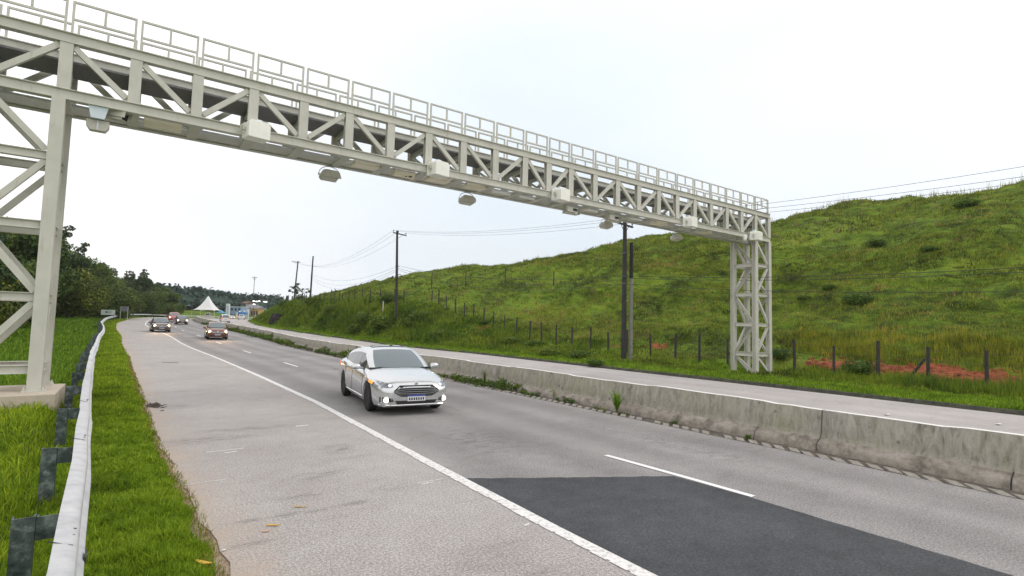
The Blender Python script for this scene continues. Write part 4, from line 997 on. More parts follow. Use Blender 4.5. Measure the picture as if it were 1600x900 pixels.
# dark lump on the bank, shaped and coloured as a shaded hollow
def rock(name, loc, size, mat, label, seed, group=None):
    bm = bmesh.new(); bmesh.ops.create_icosphere(bm, subdivisions=4, radius=1)
    for v in bm.verts:
        p = v.co; n = fbm(np.array([p.x*1.7+seed]), np.array([p.y*1.7+p.z*2.1]), 4, seed)[0]; v.co = p*(.65+.7*n)
        v.co.x *= size[0]; v.co.y *= size[1]; v.co.z *= size[2]
    me = bpy.data.meshes.new(name); bm.to_mesh(me); bm.free(); me.materials.append(MATS[mat])
    o = bpy.data.objects.new(name, me); COL.objects.link(o); o.location = loc; return tag(o, label, 'hollow', group)
simple('hollow_dark', (.035, .030, .030), .95, var=.5, scale=1.5)
rock('dark_hollow', hit(432, 503), (1.2, .9, 1.5), 'hollow_dark', 'dark lump standing for the shaded hollow at the left end of the grassy bank', 3)
# bare tree at the end of the hill and skeleton trees on the left skyline
def bare_tree(x, y, z, h, label, seed, leafy=0):
    rs_b = np.random.RandomState(seed); e = empty('bare_tree', (x, y, z), label, 'tree'); b = MB(); tips_ = []
    def grow(p, d, L, r, lv):
        q = p+d*L; b.tube([p, p+d*L*.5+Vector(rs_b.randn(3)*.05*L), q], [r, r*.8, r*.6], 5)
        tips_.append(q)
        if lv == 0: return
        for k in range(3):
            nd = (d+Vector(rs_b.randn(3))*.55); nd.z = abs(nd.z)*.7+.1; grow(q, nd.normalized(), L*.68, r*.55, lv-1)
    grow(Vector((0, 0, -.3)), Vector((0, 0, 1)), h*.38, h*.025, 3); b.build('trunk', 'bark', e)
    bl = [(t.x, t.y, t.z, .35, .35, .22) for t in tips_[4:] if rs_b.rand() < .8]
    V_, F_ = leaves(rs_b, bl, 700 if not leafy else leafy, .22, shell=.1); fastmesh('crown', V_, F_, 'leaf_dark', parent=e); return e
a = hit(462, 473); bare_tree(a[0], a[1], a[2]-.3, 5.0, 'sparse little tree with thin twisted branches at the left end of the hill', 4, 900)

# ------------------------------------------------------------------ far woods on the hills beyond the bend
def canopy(name, s_rng, o_rng, hfun, mat, n, size, seed, stp=2.2):
    ss = np.arange(*s_rng, stp); oo = np.arange(*o_rng, stp); Sg, Og = np.meshgrid(ss, oo); P = at(Sg.ravel(), Og.ravel())
    x, y = P[:, 0], P[:, 1]
    hh = hfun(Sg.ravel(), Og.ravel())*(.72+.5*fbm(x*.09, y*.09, 3, seed))+3.0*(fbm(x*.22, y*.22, 2, seed+3)-.5)
    zz = height(x, y)*0+zr(Sg.ravel())+hh
    V_ = np.stack([x, y, zz], 1); na = len(ss); nb = len(oo)
    i_ = (np.arange(nb-1)[:, None]*na+np.arange(na-1)[None, :]).ravel(); F_ = np.stack([i_, i_+1, i_+1+na, i_+na], 1)
    rs2 = np.random.RandomState(seed); k = rs2.randint(0, len(V_), n); C = V_[k]+rs2.randn(n, 3)*[1.2, 1.2, .9]+[0, 0, .4]
    nrm = rs2.randn(n, 3)+[0, 0, .8]; nrm /= np.linalg.norm(nrm, axis=1)[:, None]; t = np.cross(nrm, rs2.randn(n, 3)); t /= np.linalg.norm(t, axis=1)[:, None]; q = np.cross(nrm, t)
    sz = size*(.5+rs2.rand(n))[:, None]
    Lv = np.stack([C-t*sz*.5, C+q*sz*.4, C+t*sz*.5, C-q*sz*.4], 1).reshape(-1, 3)
    AV = np.concatenate([V_, Lv]); AF = np.concatenate([F_, len(V_)+np.arange(4*n).reshape(-1, 4)])
    o = fastmesh(name, AV, AF, mat); return tag(o, kind='stuff')
canopy('left_wood', (95, 300), (-150, -60), lambda s, o: (11+.06*(-o-60))*sstep(-o, 60, 70)+2, 'leaf_mid', 60000, 1.1, 51)
canopy('far_wood', (215, 392), (-190, -52), lambda s, o: (12+.05*(-o-52))*sstep(-o, 50, 60)+1, 'leaf_hazed', 50000, 1.6, 52, 3)
def ridge(name, pts, depth, mat, seed, label=None):
    # a hill as a solid swept mound: pts = (azimuth deg, distance, height)
    A = np.array(pts, float); az = np.linspace(A[0, 0], A[-1, 0], 160); D = np.interp(az, A[:, 0], A[:, 1]); Hh = np.interp(az, A[:, 0], A[:, 2])
    Hh = Hh*(.93+.14*fbm(az*1.6, az*0, 4, seed)); rows_ = []
    for k in np.linspace(0, 1, 14):
        prof_ = math.sin(k*math.pi)**.8; d = D+depth*(k-.5); rows_.append(np.stack([np.sin(np.radians(az))*d, np.cos(np.radians(az))*d, -2+Hh*prof_*(1+.1*(fbm(az*3, az*0+k*5, 3, seed+2)-.5))], 1))
    V_ = np.concatenate(rows_); n = len(az); i_ = (np.arange(13)[:, None]*n+np.arange(n-1)[None, :]).ravel()
    return tag(fastmesh(name, V_, np.stack([i_, i_+1, i_+1+n, i_+n], 1), mat, smooth=True), kind='structure')
ridge('hills', [(-30, 1500, 150), (-12, 1500, 180), (-8.5, 1500, 186), (-6.5, 1500, 165), (-4, 1500, 95), (-2, 1500, 70), (2, 1500, 60), (8, 1500, 48), (14, 1500, 50), (20, 1500, 40), (40, 1500, 30)], 700, 'far_hill_hazed', 5)
# ------------------------------------------------------------------ vehicles
def paint(name, c, metal=.3, rough=.28):
    t = NT(name); t.col(c); t.b.inputs['Metallic'].default_value = metal; t.rough(rough)
    t.b.inputs['Coat Weight'].default_value = .8; t.b.inputs['Coat Roughness'].default_value = .05
    f = t.noise(1.5, 2, .5); t.rough(t.ramp(f, [(.3, rough*.92), (.7, rough*1.1)])); return t.m
paint('paint_silver', (.62, .64, .65), .68, .22)
paint('paint_copper', (.15, .05, .022), .5)
paint('paint_brown', (.12, .09, .075), .5)
paint('paint_red', (.42, .012, .020), .1)
paint('paint_black', (.035, .02, .018), .2)
paint('paint_white', (.72, .72, .72), 0)
t = NT('window_tint'); t.col((.10, .135, .15)).rough(.04); t.b.inputs['Specular IOR Level'].default_value = .9
t = NT('window_side'); t.col((.10, .10, .10)).rough(.05); t.b.inputs['Specular IOR Level'].default_value = .9
simple('grille_grey', (.30, .31, .32), .35, .6)
simple('trim_black', (.018, .018, .02), .45)
simple('seam', (.10, .105, .11), .6)
t = NT('chrome'); t.col((.75, .76, .77)).rough(.15); t.b.inputs['Metallic'].default_value = 1
t = NT('wheel_rim'); t.col((.16, .16, .17)).rough(.35); t.b.inputs['Metallic'].default_value = .8
t = NT('headlight_glass'); t.col((.20, .22, .25)).rough(.08); t.b.inputs['Metallic'].default_value = .3
emis('lamp_warm', (1.0, .66, .32), 7.0)
emis('lamp_soft', (1, 1, 1), 1.2)
emis('lamp_white', (1.0, .93, .85), 4.0)
emis('lamp_amber', (1.0, .42, .05), .7, (.8, .3, .02))
emis('lamp_red', (1.0, .10, .06), .8, (.6, .02, .02))
simple('plate_white', (.72, .73, .74), .5, var=.03)
simple('plate_blue', (.02, .06, .35), .5)
simple('plate_ink', (.03, .03, .04), .5)
def lerp_t(tab):
    a = np.array(tab, float); return lambda x: float(np.interp(x, a[:, 0], a[:, 1]))
def make_car(name, loc, rz, label, spec, group=None, category='car'):
    L, W, H = spec['L'], spec['W'], spec['H']; hw = W/2; pm = spec['paint']; r = spec.get('r', .33)
    xf, xr = spec['xf'], spec['xr']                       # wheel centres
    e = empty(name, loc, label, category, group, rz)
    e.rotation_euler = (0, spec.get('pitch', 0), rz)
    belt = lerp_t(spec['belt']); zc = lerp_t(spec['zc']); hwx = lerp_t(spec['hw']); zlo = lerp_t(spec['zlo'])
    F, B_ = L/2, -L/2
    xs = sorted(set([round(x, 3) for x in list(np.linspace(B_, F, 40))+[xf-.40, xf+.40, xf-.36, xf+.36, xr-.40, xr+.40, xr-.36, xr+.36, F-.02, F-.06, F-.13, B_+.02, B_+.06, B_+.12]]))
    def ring(x):
        wv = hwx(x)*hw; zb = zlo(x)
        for xw in (xf, xr):
            dd_ = (r+.065)**2-(x-xw)**2
            if dd_ > 0: zb = max(zb, r+math.sqrt(dd_)*.97)
        bz, cz = belt(x), zc(x); zb = min(zb, bz-.12)
        arch = zb > zlo(x)+.03
        zmid = max(zb+.05, min(.56, bz-.10)); z1 = max(zb+.02, .36)
        pts = [(0, zb), (wv*.80, zb), (wv*(.985 if arch else .935), zb+.012), (wv*(1.0 if arch else .975), min(max(zb+.05, .30), zmid-.01)), (wv*1.0, zmid), (wv*.995, zmid+(bz-zmid)*.45), (wv*.985, zmid+(bz-zmid)*.62),
               (wv*.955, zmid+(bz-zmid)*.93), (wv*.915, bz+.005), (wv*.80, bz+(cz-bz)*.50), (wv*.52, bz+(cz-bz)*.88), (wv*.25, cz-.004), (0, cz)]
        return pts
    b = MB(); n = 13
    for x in xs:
        pts = ring(x)
        vs = [(x, y, z) for y, z in pts]+[(x, -y, z) for y, z in pts[1:-1][::-1]]; b.v += vs
    m_ = 2*n-2
    for i in range(len(xs)-1):
        for k in range(m_): b.f.append((i*m_+k, i*m_+(k+1) % m_, (i+1)*m_+(k+1) % m_, (i+1)*m_+k)); b.m.append(0)
    for base in (0, (len(xs)-1)*m_):       # end caps as strips between mirrored points
        for k in range(n-1):
            q = (base+k, base+k+1, base+(m_-k-1) % m_ if k+1 < n-1 else base+k+1, base+(m_-k) % m_)
            q = tuple(dict.fromkeys(q)); 
            if len(q) >= 3: b.f.append(q); b.m.append(0)
    body = b.build('body', pm, e, smooth=True, auto=38)
    # ---- surface lookup
    bvh = BVHTree.FromPolygons([Vector(v) for v in b.v], b.f)
    def front(y, z, sgn=1, off=.006):
        h = bvh.ray_cast(Vector((sgn*(F+1), y, z)), Vector((-sgn, 0, 0)))
        return Vector((h[0].x+sgn*off, y, z)) if h[0] is not None else Vector((sgn*(F-.1), y, z))
    def side(x, z, sgn=1, off=.005):
        h = bvh.ray_cast(Vector((x, sgn*(hw+1), z)), Vector((0, -sgn, 0)))
        return Vector((x, h[0].y+sgn*off, z)) if h[0] is not None else Vector((x, sgn*hw*.9, z))
    def topz(x, y, off=.005):
        h = bvh.ray_cast(Vector((x, y, 3)), Vector((0, 0, -1))); return Vector((x, y, h[0].z+off)) if h[0] is not None else Vector((x, y, 1))
    def panel(bot, top_, nu=8, nv=3, sgn=1, off=.006, fn=front):
        b = MB(); bot = np.array(bot, float); top_ = np.array(top_, float)
        def along(P, t):
            d = np.concatenate([[0], np.cumsum(np.hypot(*np.diff(P, axis=0).T))]); d /= d[-1]; return np.array([np.interp(t, d, P[:, 0]), np.interp(t, d, P[:, 1])])
        for j in range(nv+1):
            for i in range(nu+1):
                p = along(bot, i/nu)*(1-j/nv)+along(top_, i/nu)*j/nv; b.v.append(tuple(fn(p[0], p[1], sgn, off)))
        for j in range(nv):
            for i in range(nu): b.f.append((j*(nu+1)+i, j*(nu+1)+i+1, (j+1)*(nu+1)+i+1, (j+1)*(nu+1)+i)); b.m.append(0)
        return b
    mir = lambda P: [(-a, c) for a, c in P]
    # ---- cabin loft
    C = spec['cab']      # dict: x0 cowl, x1 roof front, x2 roof rear, x3 rear glass base, zr roof, wb, wr
    x0, x1, x2, x3 = C['x0'], C['x1'], C['x2'], C['x3']; zr_ = lerp_t(C['roof'])
    us = sorted(set(np.round(np.concatenate([np.linspace(x3, x2, 7), np.linspace(x2, x1, 13), np.linspace(x1, x0, 9)]), 4)))
    wbf, wrf = lerp_t([(x3, C['wb']*.88), ((x2+x3)/2, C['wb']*.97), (x2*.6, C['wb']), (x1, C['wb']), (x0, C['wb']*.93)]), lerp_t([(x3, C['wr']*1.02), (x2, C['wr']*.97), (0, C['wr']), (x1, C['wr']*.96), (x0, C['wr']*1.18)])
    NJ = 11; G = []
    for x in us:
        zt = zr_(x); zb = min(belt(x)-.01, zt-.01); wb, wr = wbf(x)*hw, wrf(x)*hw
        hgt_ = (zt-zb)/(H-zb); wtop = wb+(wr-wb)*min(1, hgt_*1.0); row = []
        for k in range(5):            # side, from belt to roof rail
            t = k/4; row.append((x, wb+(wtop-wb)*(t**1.15), zb+(zt-.045*hgt_-zb)*t))
        for k in range(1, 7):
            t = k/6; row.append((x, wtop*(1-t), zt-.045*hgt_*(1-t)**2.2))
        bow = C.get('bow', .16)
        row = [(p[0]+((bow*(1-(p[1]/wb)**2)*(1-hgt_*.55)) if x >= x1 else (-bow*.6*(1-(p[1]/wb)**2)*(1-hgt_*.6) if x <= x2 else 0)), p[1], p[2]) for p in row]
        G.append(row)
    pil = C['pillars']
    groups = {'roof': MB(), 'windshield': MB(), 'rear_window': MB(), 'sl': [MB() for _ in range(len(pil)-1)], 'sr': [MB() for _ in range(len(pil)-1)]}
    def cell(mb, i, k, sg):
        q = [G[i][k], G[i+1][k], G[i+1][k+1], G[i][k+1]]; q = [(a, sg*c, d) for a, c, d in q]
        mb.add(q, [(0, 1, 2, 3)])
    for i in range(len(us)-1):
        xm = (us[i]+us[i+1])/2
        for k in range(NJ-1):
            for sg in (1, -1):
                tgt = groups['roof']
                if xm > x1+.03 and k >= 5 and us[i] > x1+.02: tgt = groups['windshield']
                elif xm < x2-.03 and k >= 5: tgt = groups['rear_window']
                elif k in (1, 2) or (k == 0 and True):
                    for j in range(len(pil)-1):
                        if pil[j][0] < xm < pil[j+1][0]-.0 and xm < pil[j][1] and k <= 3:
                            if zr_(xm)-belt(xm) > .10: tgt = (groups['sl'] if sg > 0 else groups['sr'])[j]
                cell(tgt, i, k, sg)
    def fin(mb, nm, mt):
        if not mb.f: return
        o = mb.build(nm, mt, e, smooth=True); bm = bmesh.new(); bm.from_mesh(o.data); bmesh.ops.remove_doubles(bm, verts=bm.verts, dist=.002); bmesh.ops.recalc_face_normals(bm, faces=bm.faces); bm.to_mesh(o.data); bm.free(); return o
    fin(groups['roof'], 'roof', spec.get('roof_paint', pm)); fin(groups['windshield'], 'windshield', 'window_tint'); fin(groups['rear_window'], 'rear_window', 'window_tint')
    for key in ('sl', 'sr'):
        for mb in groups[key]: fin(mb, 'side_window', 'window_side')
    # ---- underbody and wheels
    b = MB(); b.box((0, 0, .36), (L*.86, W*.70, .30)); b.build('underbody', 'trim_black', e)
    tw = .215
    for xw in (xf, xr):
        for sg in (1, -1):
            yo = sg*(hw-.015-tw/2)
            b = MB(); b.lathe([(r*.62, -tw/2+.01), (r*.80, -tw/2-.004), (r*.955, -tw/2+.015), (r, -tw/2+.045), (r, tw/2-.045), (r*.955, tw/2-.015), (r*.80, tw/2+.004), (r*.62, tw/2-.01)], (0, 0, 0), 'Y', 28)
            t_ = b.build('wheel', 'black_rubber', e, smooth=True, auto=40); t_.location = (xw, yo, r)
            b = MB(); b.lathe([(r*.64, -.09), (r*.64, .075), (r*.60, .085), (r*.58, .03), (r*.10, .03)], (0, 0, 0), 'Y', 28)
            b.lathe([(r*.16, .02), (r*.15, .075), (.001, .08)], (0, 0, 0), 'Y', 12)
            for k in range(spec.get('spokes', 10)):
                a = 2*math.pi*k/spec.get('spokes', 10); p = Vector((math.cos(a), 0, math.sin(a)))
                b.bar(p*r*.12+Vector((0, -.065, 0)), p*r*.60+Vector((0, -.055, 0)), .038, .03, up=(0, 1, 0))
            rim = b.build('rim', 'wheel_rim', t_)
            if sg > 0: rim.rotation_euler = (0, 0, math.pi)
    # ---- front details
    D = spec
    if 'grille' in D:
        bt, tp = D['grille']; panel(bt, tp, 12, 5, off=.004).build('grille', 'trim_black', e)
        gb = MB(); nb_ = D.get('bars', 5); gbr = .0075 if D.get('detail') else .0095
        bt = np.array(bt); tp = np.array(tp)
        for k in range(1, nb_+1):
            f = k/(nb_+1); a = bt*(1-f)+tp*f; pts = [front(y, z, 1, .014) for y, z in zip(np.interp(np.linspace(0, len(a)-1, 11), range(len(a)), a[:, 0]), np.interp(np.linspace(0, len(a)-1, 11), range(len(a)), a[:, 1]))]
            gb.tube(pts, gbr, 4)
        gb.build('grille_bars', D.get('barmat', 'chrome'), e)
        out_ = list(bt)+list(tp[::-1])+[bt[0]]; b = MB(); pts = []
        for (a1, c1), (a2, c2) in zip(out_[:-1], out_[1:]):
            for f in np.linspace(0, 1, 5)[:-1]: pts.append(front(a1+(a2-a1)*f, c1+(c2-c1)*f, 1, .010))
        b.tube(pts+[pts[0]], .014, 5, cap=False); b.build('grille_frame', D.get('framemat', 'chrome'), e)
    if 'intake' in D: panel(*D['intake'], 10, 2, off=.005).build('lower_intake', 'trim_black', e)
    for sg in (1, -1):
        mm = (lambda P: P) if sg > 0 else mir
        if 'headlight' in D:
            bt, tp = D['headlight']; panel(mm(bt), mm(tp), 9, 3, off=.007).build('headlight', 'headlight_glass', e)
            if 'lamp' in D:
                y, z, rr = D['lamp']; b = MB(); c = front(sg*y, z, 1, .012); b.lathe([(rr, -.02), (rr*.9, .012), (.001, .022)], tuple(c), 'X', 14); b.build('headlamp_bulb', D.get('lampmat', 'lamp_warm'), e)
            if 'amber' in D: bt, tp = D['amber']; panel(mm(bt), mm(tp), 3, 2, off=.011).build('turn_signal', 'lamp_amber', e)
        if 'fog' in D:
            bt, tp = D['fogbox']; panel(mm(bt), mm(tp), 5, 2, off=.005).build('fog_bezel', 'trim_black', e)
            y, z, rr = D['fog']; b = MB(); c = front(sg*y, z, 1, .012); b.lathe([(rr, -.02), (rr*.9, .012), (.001, .02)], tuple(c), 'X', 14); b.build('fog_lamp', 'lamp_white', e)
        # mirrors
        my = C['wb']*hw+.03; mx_ = x0-C.get('mirx', .32); mz = belt(mx_)+.05
        b = MB(); b.lathe([(.03, -.115), (.075, -.09), (.092, -.02), (.088, .06), (.05, .11)], (0, 0, 0), 'Y', 12); mo = b.build('mirror', pm, e, smooth=True, auto=50); mo.location = (mx_, sg*(my+.17), mz+.03); mo.scale = (.75, 1.0, .80)
        b = MB(); b.bar((mx_, sg*(my-.06), mz-.02), (mx_, sg*(my+.10), mz+.0), .05, .03); b.build('mirror_arm', 'trim_black', e)
        # side seams, handles, sill
        if D.get('detail'):
            bs_ = MB()
            for xd in D['doors']:
                pts = [side(xd+.02*k, z, sg, .003) for k, z in enumerate(np.linspace(.30, belt(xd)-.03, 7))]; bs_.tube(pts, .004, 4)
            bs_.build('door_seam', 'seam', e)
            for xd in D['handles']:
                b = MB(); b.tube([side(xd-.09, belt(xd)-.10, sg, .012), side(xd, belt(xd)-.095, sg, .028), side(xd+.09, belt(xd)-.09, sg, .012)], .013, 6); b.build('door_handle', pm, e)
            b = MB(); pts = [side(x, .30, sg, .004) for x in np.linspace(xr+.45, xf-.45, 10)]; b.tube(pts, .012, 5); b.build('sill_trim', 'chrome', e)
            b = MB(); pts = [Vector((x, sg*(wbf(x)*hw+.006), belt(x)+.0)) for x in np.linspace(x3+.35, x0-.25, 12)]; b.tube(pts, .010, 5); b.build('window_trim', 'chrome', e)
        if 'tail' in D: bt, tp = D['tail']; panel(mm(bt), mm(tp), 5, 3, sgn=-1, off=.007).build('tail_light', 'lamp_red', e)
        if 'tailside' in D: bt, tp = D['tailside']; panel(bt, tp, 4, 2, sgn=sg, off=.006, fn=side).build('tail_light', 'lamp_red', e)
        if 'lightside' in D: bt, tp = D['lightside']; panel(bt, tp, 5, 2, sgn=sg, off=.006, fn=side).build('headlight', 'headlight_glass', e); 
        if 'amberside' in D: bt, tp = D['amberside']; panel(bt, tp, 4, 2, sgn=sg, off=.010, fn=side).build('turn_signal', 'lamp_amber', e)
    if 'plate' in D:
        z, dirn = D['plate']; c = front(0, z, dirn, .015); b = MB(); b.box((c.x, 0, z), (.012, .42, .135)); pl = b.build('licence_plate', 'plate_white', e)
        b = MB(); b.box((c.x+dirn*.008, 0, z+.052), (.004, .42, .03)); b.build('plate_band', 'plate_blue', pl)
        b = MB()
        for k in range(7): b.box((c.x+dirn*.008, -.165+.055*k, z-.018), (.003, .034, .06))
        b.build('plate_characters', 'plate_ink', pl)
    if 'badge' in D:
        y, z, rr, mt = D['badge']; c = front(0, z, 1, .016); b = MB(); b.lathe([(rr, -.01), (rr, .004), (rr*.8, .008)], tuple(c), 'X', 16); b.build('badge', mt, e)
    if D.get('lip'):
        b = MB(); pts = [front(y, .245, 1, .006) for y in np.linspace(-hw*.86, hw*.86, 13)]; b.tube(pts, .016, 5); b.build('bumper_lip', 'chrome', e)
    if D.get('sunroof'):
        b = MB(); xa, xb, yw = D['sunroof']; rows_ = [[(x, y, zr_(x)+.022-.045*(abs(y)/(wrf(x)*hw))**2.2) for y in np.linspace(-yw, yw, 7)] for x in np.linspace(xa, xb, 5)]
        for rw in rows_: b.v += rw
        for i in range(4):
            for k in range(6): b.f.append((i*7+k, i*7+k+1, (i+1)*7+k+1, (i+1)*7+k)); b.m.append(0)
        b.build('sunroof', 'window_tint', e)
    if D.get('wipers'):
        b = MB()
        for y0_, y1_ in ((-.55, .05), (.05, .62)): b.tube([topz(x0+.09, y0_, .02), topz(x0+.07, (y0_+y1_)/2, .03), topz(x0+.05, y1_, .02)], .008, 4)
        b.build('wiper', 'trim_black', e)
    return e
SEDAN = dict(L=4.87, W=1.85, H=1.475, xf=1.47, xr=-1.38, r=.335, paint='paint_silver', detail=True, spokes=10, lip=True, wipers=True,
    belt=[(-2.44, .86), (-2.3, .98), (-1.9, 1.00), (-1.0, .975), (.2, .93), (.95, .90), (1.6, .80), (2.1, .70), (2.3, .64), (2.44, .58)],
    zc=[(-2.44, .95), (-2.35, 1.07), (-1.9, 1.10), (-1.3, 1.12), (.9, 1.02), (1.05, 1.01), (1.5, .955), (2.0, .865), (2.25, .79), (2.38, .72), (2.44, .64)],
    hw=[(-2.44, .74), (-2.38, .86), (-2.2, .95), (-1.8, .985), (-1.2, 1.0), (.8, 1.0), (1.5, .995), (1.9, .965), (2.15, .91), (2.3, .84), (2.39, .74), (2.44, .62)],
    zlo=[(-2.44, .36), (-2.3, .25), (-1.8, .22), (0, .20), (1.9, .20), (2.3, .19), (2.40, .22), (2.44, .27)],
    cab=dict(x0=1.02, x1=.12, x2=-1.05, x3=-2.02, roof=[(-2.05, 1.08), (-1.7, 1.22), (-1.35, 1.335), (-1.05, 1.40), (-.6, 1.455), (-.2, 1.475), (.12, 1.455), (.45, 1.31), (.75, 1.15), (1.04, .985)], wb=.90, wr=.64, bow=.20, mirx=.30,
             pillars=[(-1.78, -1.22), (-1.14, -.50), (-.42, .72), (.9, .9)]),
    grille=([(-.52, .54), (-.36, .45), (.36, .45), (.52, .54)], [(-.52, .565), (-.39, .675), (.39, .675), (.52, .565)]), bars=4,
    intake=([(-.44, .255), (.44, .255)], [(-.50, .345), (.50, .345)]),
    headlight=([(.54, .655), (.64, .63), (.82, .645)], [(.54, .69), (.66, .735), (.82, .77)]), lamp=(.60, .678, .034), lampmat='lamp_soft',
    lightside=([(1.62, .69), (2.14, .635)], [(1.62, .755), (2.14, .70)]), amberside=([(1.62, .70), (1.86, .675)], [(1.62, .765), (1.86, .74)]),
    fogbox=([(.52, .33), (.80, .30)], [(.56, .40), (.80, .43)]), fog=(.68, .365, .062), plate=(.40, 1), badge=(0, .72, .045, 'chrome'), framemat='trim_black', barmat='grille_grey',
    sunroof=(-.40, .10, .46), tailside=([(-2.36, .80), (-2.08, .86)], [(-2.36, .92), (-2.08, .96)]), tail=([(.55, .80), (.82, .80)], [(.50, .92), (.82, .94)]),
    doors=[-1.15, -.28, .92], handles=[-.95, -.05])
silver = make_car('sedan_car', (6.647, 16.17, 0), R(-96.8), 'silver four door car driving toward the camera with fog lamps lit', SEDAN); silver.scale = (1.17,)*3
HATCH = dict(L=3.95, W=1.68, H=1.50, xf=1.22, xr=-1.22, r=.30, paint='paint_copper',
    belt=[(-1.97, .86), (-1.8, .96), (-1, .95), (.3, .92), (.85, .90), (1.4, .82), (1.75, .74), (1.97, .60)],
    zc=[(-1.97, .95), (-1.8, 1.02), (-1, 1.05), (.9, 1.02), (1.4, .95), (1.75, .86), (1.92, .74), (1.97, .66)],
    hw=[(-1.97, .80), (-1.85, .92), (-1.4, .98), (-.8, 1), (1.2, 1), (1.6, .95), (1.82, .86), (1.97, .70)],
    zlo=[(-1.97, .36), (-1.8, .24), (0, .20), (1.8, .20), (1.97, .25)],
    cab=dict(x0=1.0, x1=.30, x2=-1.35, x3=-1.85, roof=[(-1.87, 1.04), (-1.6, 1.30), (-1.35, 1.44), (-.6, 1.50), (.1, 1.49), (.30, 1.46), (.65, 1.25), (1.02, 1.0)], wb=.91, wr=.70, bow=.14, mirx=.25, pillars=[(-1.5, -.95), (-.85, -.10), (0, .75), (.9, .9)]),
    grille=([(-.42, .56), (.42, .56)], [(-.42, .66), (.42, .66)]), bars=1, intake=([(-.60, .24), (.60, .24)], [(-.62, .36), (.62, .36)]),
    headlight=([(.44, .57), (.78, .60)], [(.44, .70), (.78, .76)]), lamp=(.60, .65, .11), plate=(.42, 1), badge=(0, .66, .07, 'chrome'),
    tail=([(.50, .78), (.74, .78)], [(.50, .98), (.74, .98)]), spokes=8)
def VAR(base, **k):
    d = dict(base); d.update(k); return d
def zroad(s): return float(zr(s))
def on_road(s, o, dz=0): a = at(np.array([s]), np.array([o]))[0]; return (a[0], a[1], a[2]+dz)
def head(s, away=False):
    tx, ty = np.interp(s, SS, TN[:, 0]), np.interp(s, SS, TN[:, 1]); a = math.atan2(ty, tx); return a if away else a+math.pi
make_car('hatchback_car', on_road(63.4, -5.45), head(63.2)-.05, 'copper coloured compact car with two bright headlights beside the median', VAR(HATCH)).scale = (1.16,)*3
make_car('compact_car', on_road(78.2, -9.45), head(78), 'dark brown car with headlights on in the lane nearest the shoulder', VAR(HATCH, paint='paint_brown', badge=(0, .62, .055, 'chrome'))).scale = (1.14,)*3
make_car('red_car', on_road(121, -4.7), head(120), 'small bright red car behind the other oncoming cars in the bend', VAR(HATCH, paint='paint_red', lamp=(.60, .65, .10))).scale = (1.2,)*3
make_car('black_car', on_road(105.8, -4.5), head(104), 'dark car in front of the red car with one headlight glowing orange', VAR(HATCH, paint='paint_black', lamp=(.60, .65, .12)))
# traffic on the opposite carriageway, seen from behind
SUV = VAR(HATCH, H=1.66, paint='paint_white', plate=(.62, -1), zc=[(-1.97, 1.0), (-1.8, 1.08), (-1, 1.1), (.9, 1.06), (1.4, 1.0), (1.75, .92), (1.92, .8), (1.97, .66)], cab=dict(x0=1.0, x1=.30, x2=-1.6, x3=-1.9, roof=[(-1.92, 1.1), (-1.75, 1.42), (-1.6, 1.58), (-.6, 1.66), (.1, 1.65), (.30, 1.60), (.65, 1.33), (1.02, 1.02)], wb=.92, wr=.74, bow=.1, mirx=.25, pillars=[(-1.6, -1.0), (-.9, -.10), (0, .75), (.9, .9)]))
make_car('hatchback_car', on_road(121, 3.9), head(121, True), 'white hatchback driving away on the opposite carriageway behind the copper car', SUV)
make_car('sedan_car', on_road(169, 10.0), head(169, True), 'white car driving away in front of the blue building', VAR(HATCH, paint='paint_white', plate=(.62, -1)))
make_car('sedan_car', on_road(212, 11.5), head(212, True), 'pale pinkish car just entering the bend beside the end of the hill', VAR(HATCH, paint='paint_white', plate=(.62, -1)))
make_car('parked_car', on_road(262, -11.5), head(262)+.6, 'white car parked right of the tent beside the white sign tower', VAR(HATCH, paint='paint_white'))
VAN = VAR(HATCH, L=4.9, W=1.95, H=2.35, paint='paint_white', xf=1.5, xr=-1.5, belt=[(-2.45, 1.2), (0, 1.2), (1.6, 1.15), (2.1, 1.0), (2.45, .75)], zc=[(-2.45, 1.25), (0, 1.25), (1.7, 1.2), (2.1, 1.08), (2.4, .95), (2.45, .85)],
    hw=[(-2.45, .95), (-2.2, 1), (1.8, 1), (2.2, .94), (2.4, .85), (2.45, .8)], zlo=[(-2.45, .3), (0, .25), (2.45, .3)], cab=dict(x0=1.9, x1=1.1, x2=-2.3, x3=-2.43, roof=[(-2.44, 1.3), (-2.3, 2.25), (0, 2.35), (.8, 2.33), (1.1, 2.22), (1.9, 1.22)], wb=.95, wr=.82, bow=.12, mirx=.3, pillars=[(-2.0, -.9), (-.8, .3), (.4, 1.6), (1.7, 1.7)]),
    headlight=([(.50, .75), (.85, .75)], [(.50, .92), (.85, .95)]), lamp=(.68, .84, .13), grille=([(-.40, .72), (.40, .72)], [(-.42, .90), (.42, .90)]), intake=([(-.60, .40), (.60, .40)], [(-.62, .55), (.62, .55)]), plate=(.60, 1), badge=(0, .98, .07, 'chrome'), tail=([(.75, .9), (.88, .9)], [(.75, 1.15), (.88, 1.15)]))
make_car('van', on_road(258, -19.5), head(258)+.25, 'white van with warm headlights in front of the white tent', VAN, category='van')

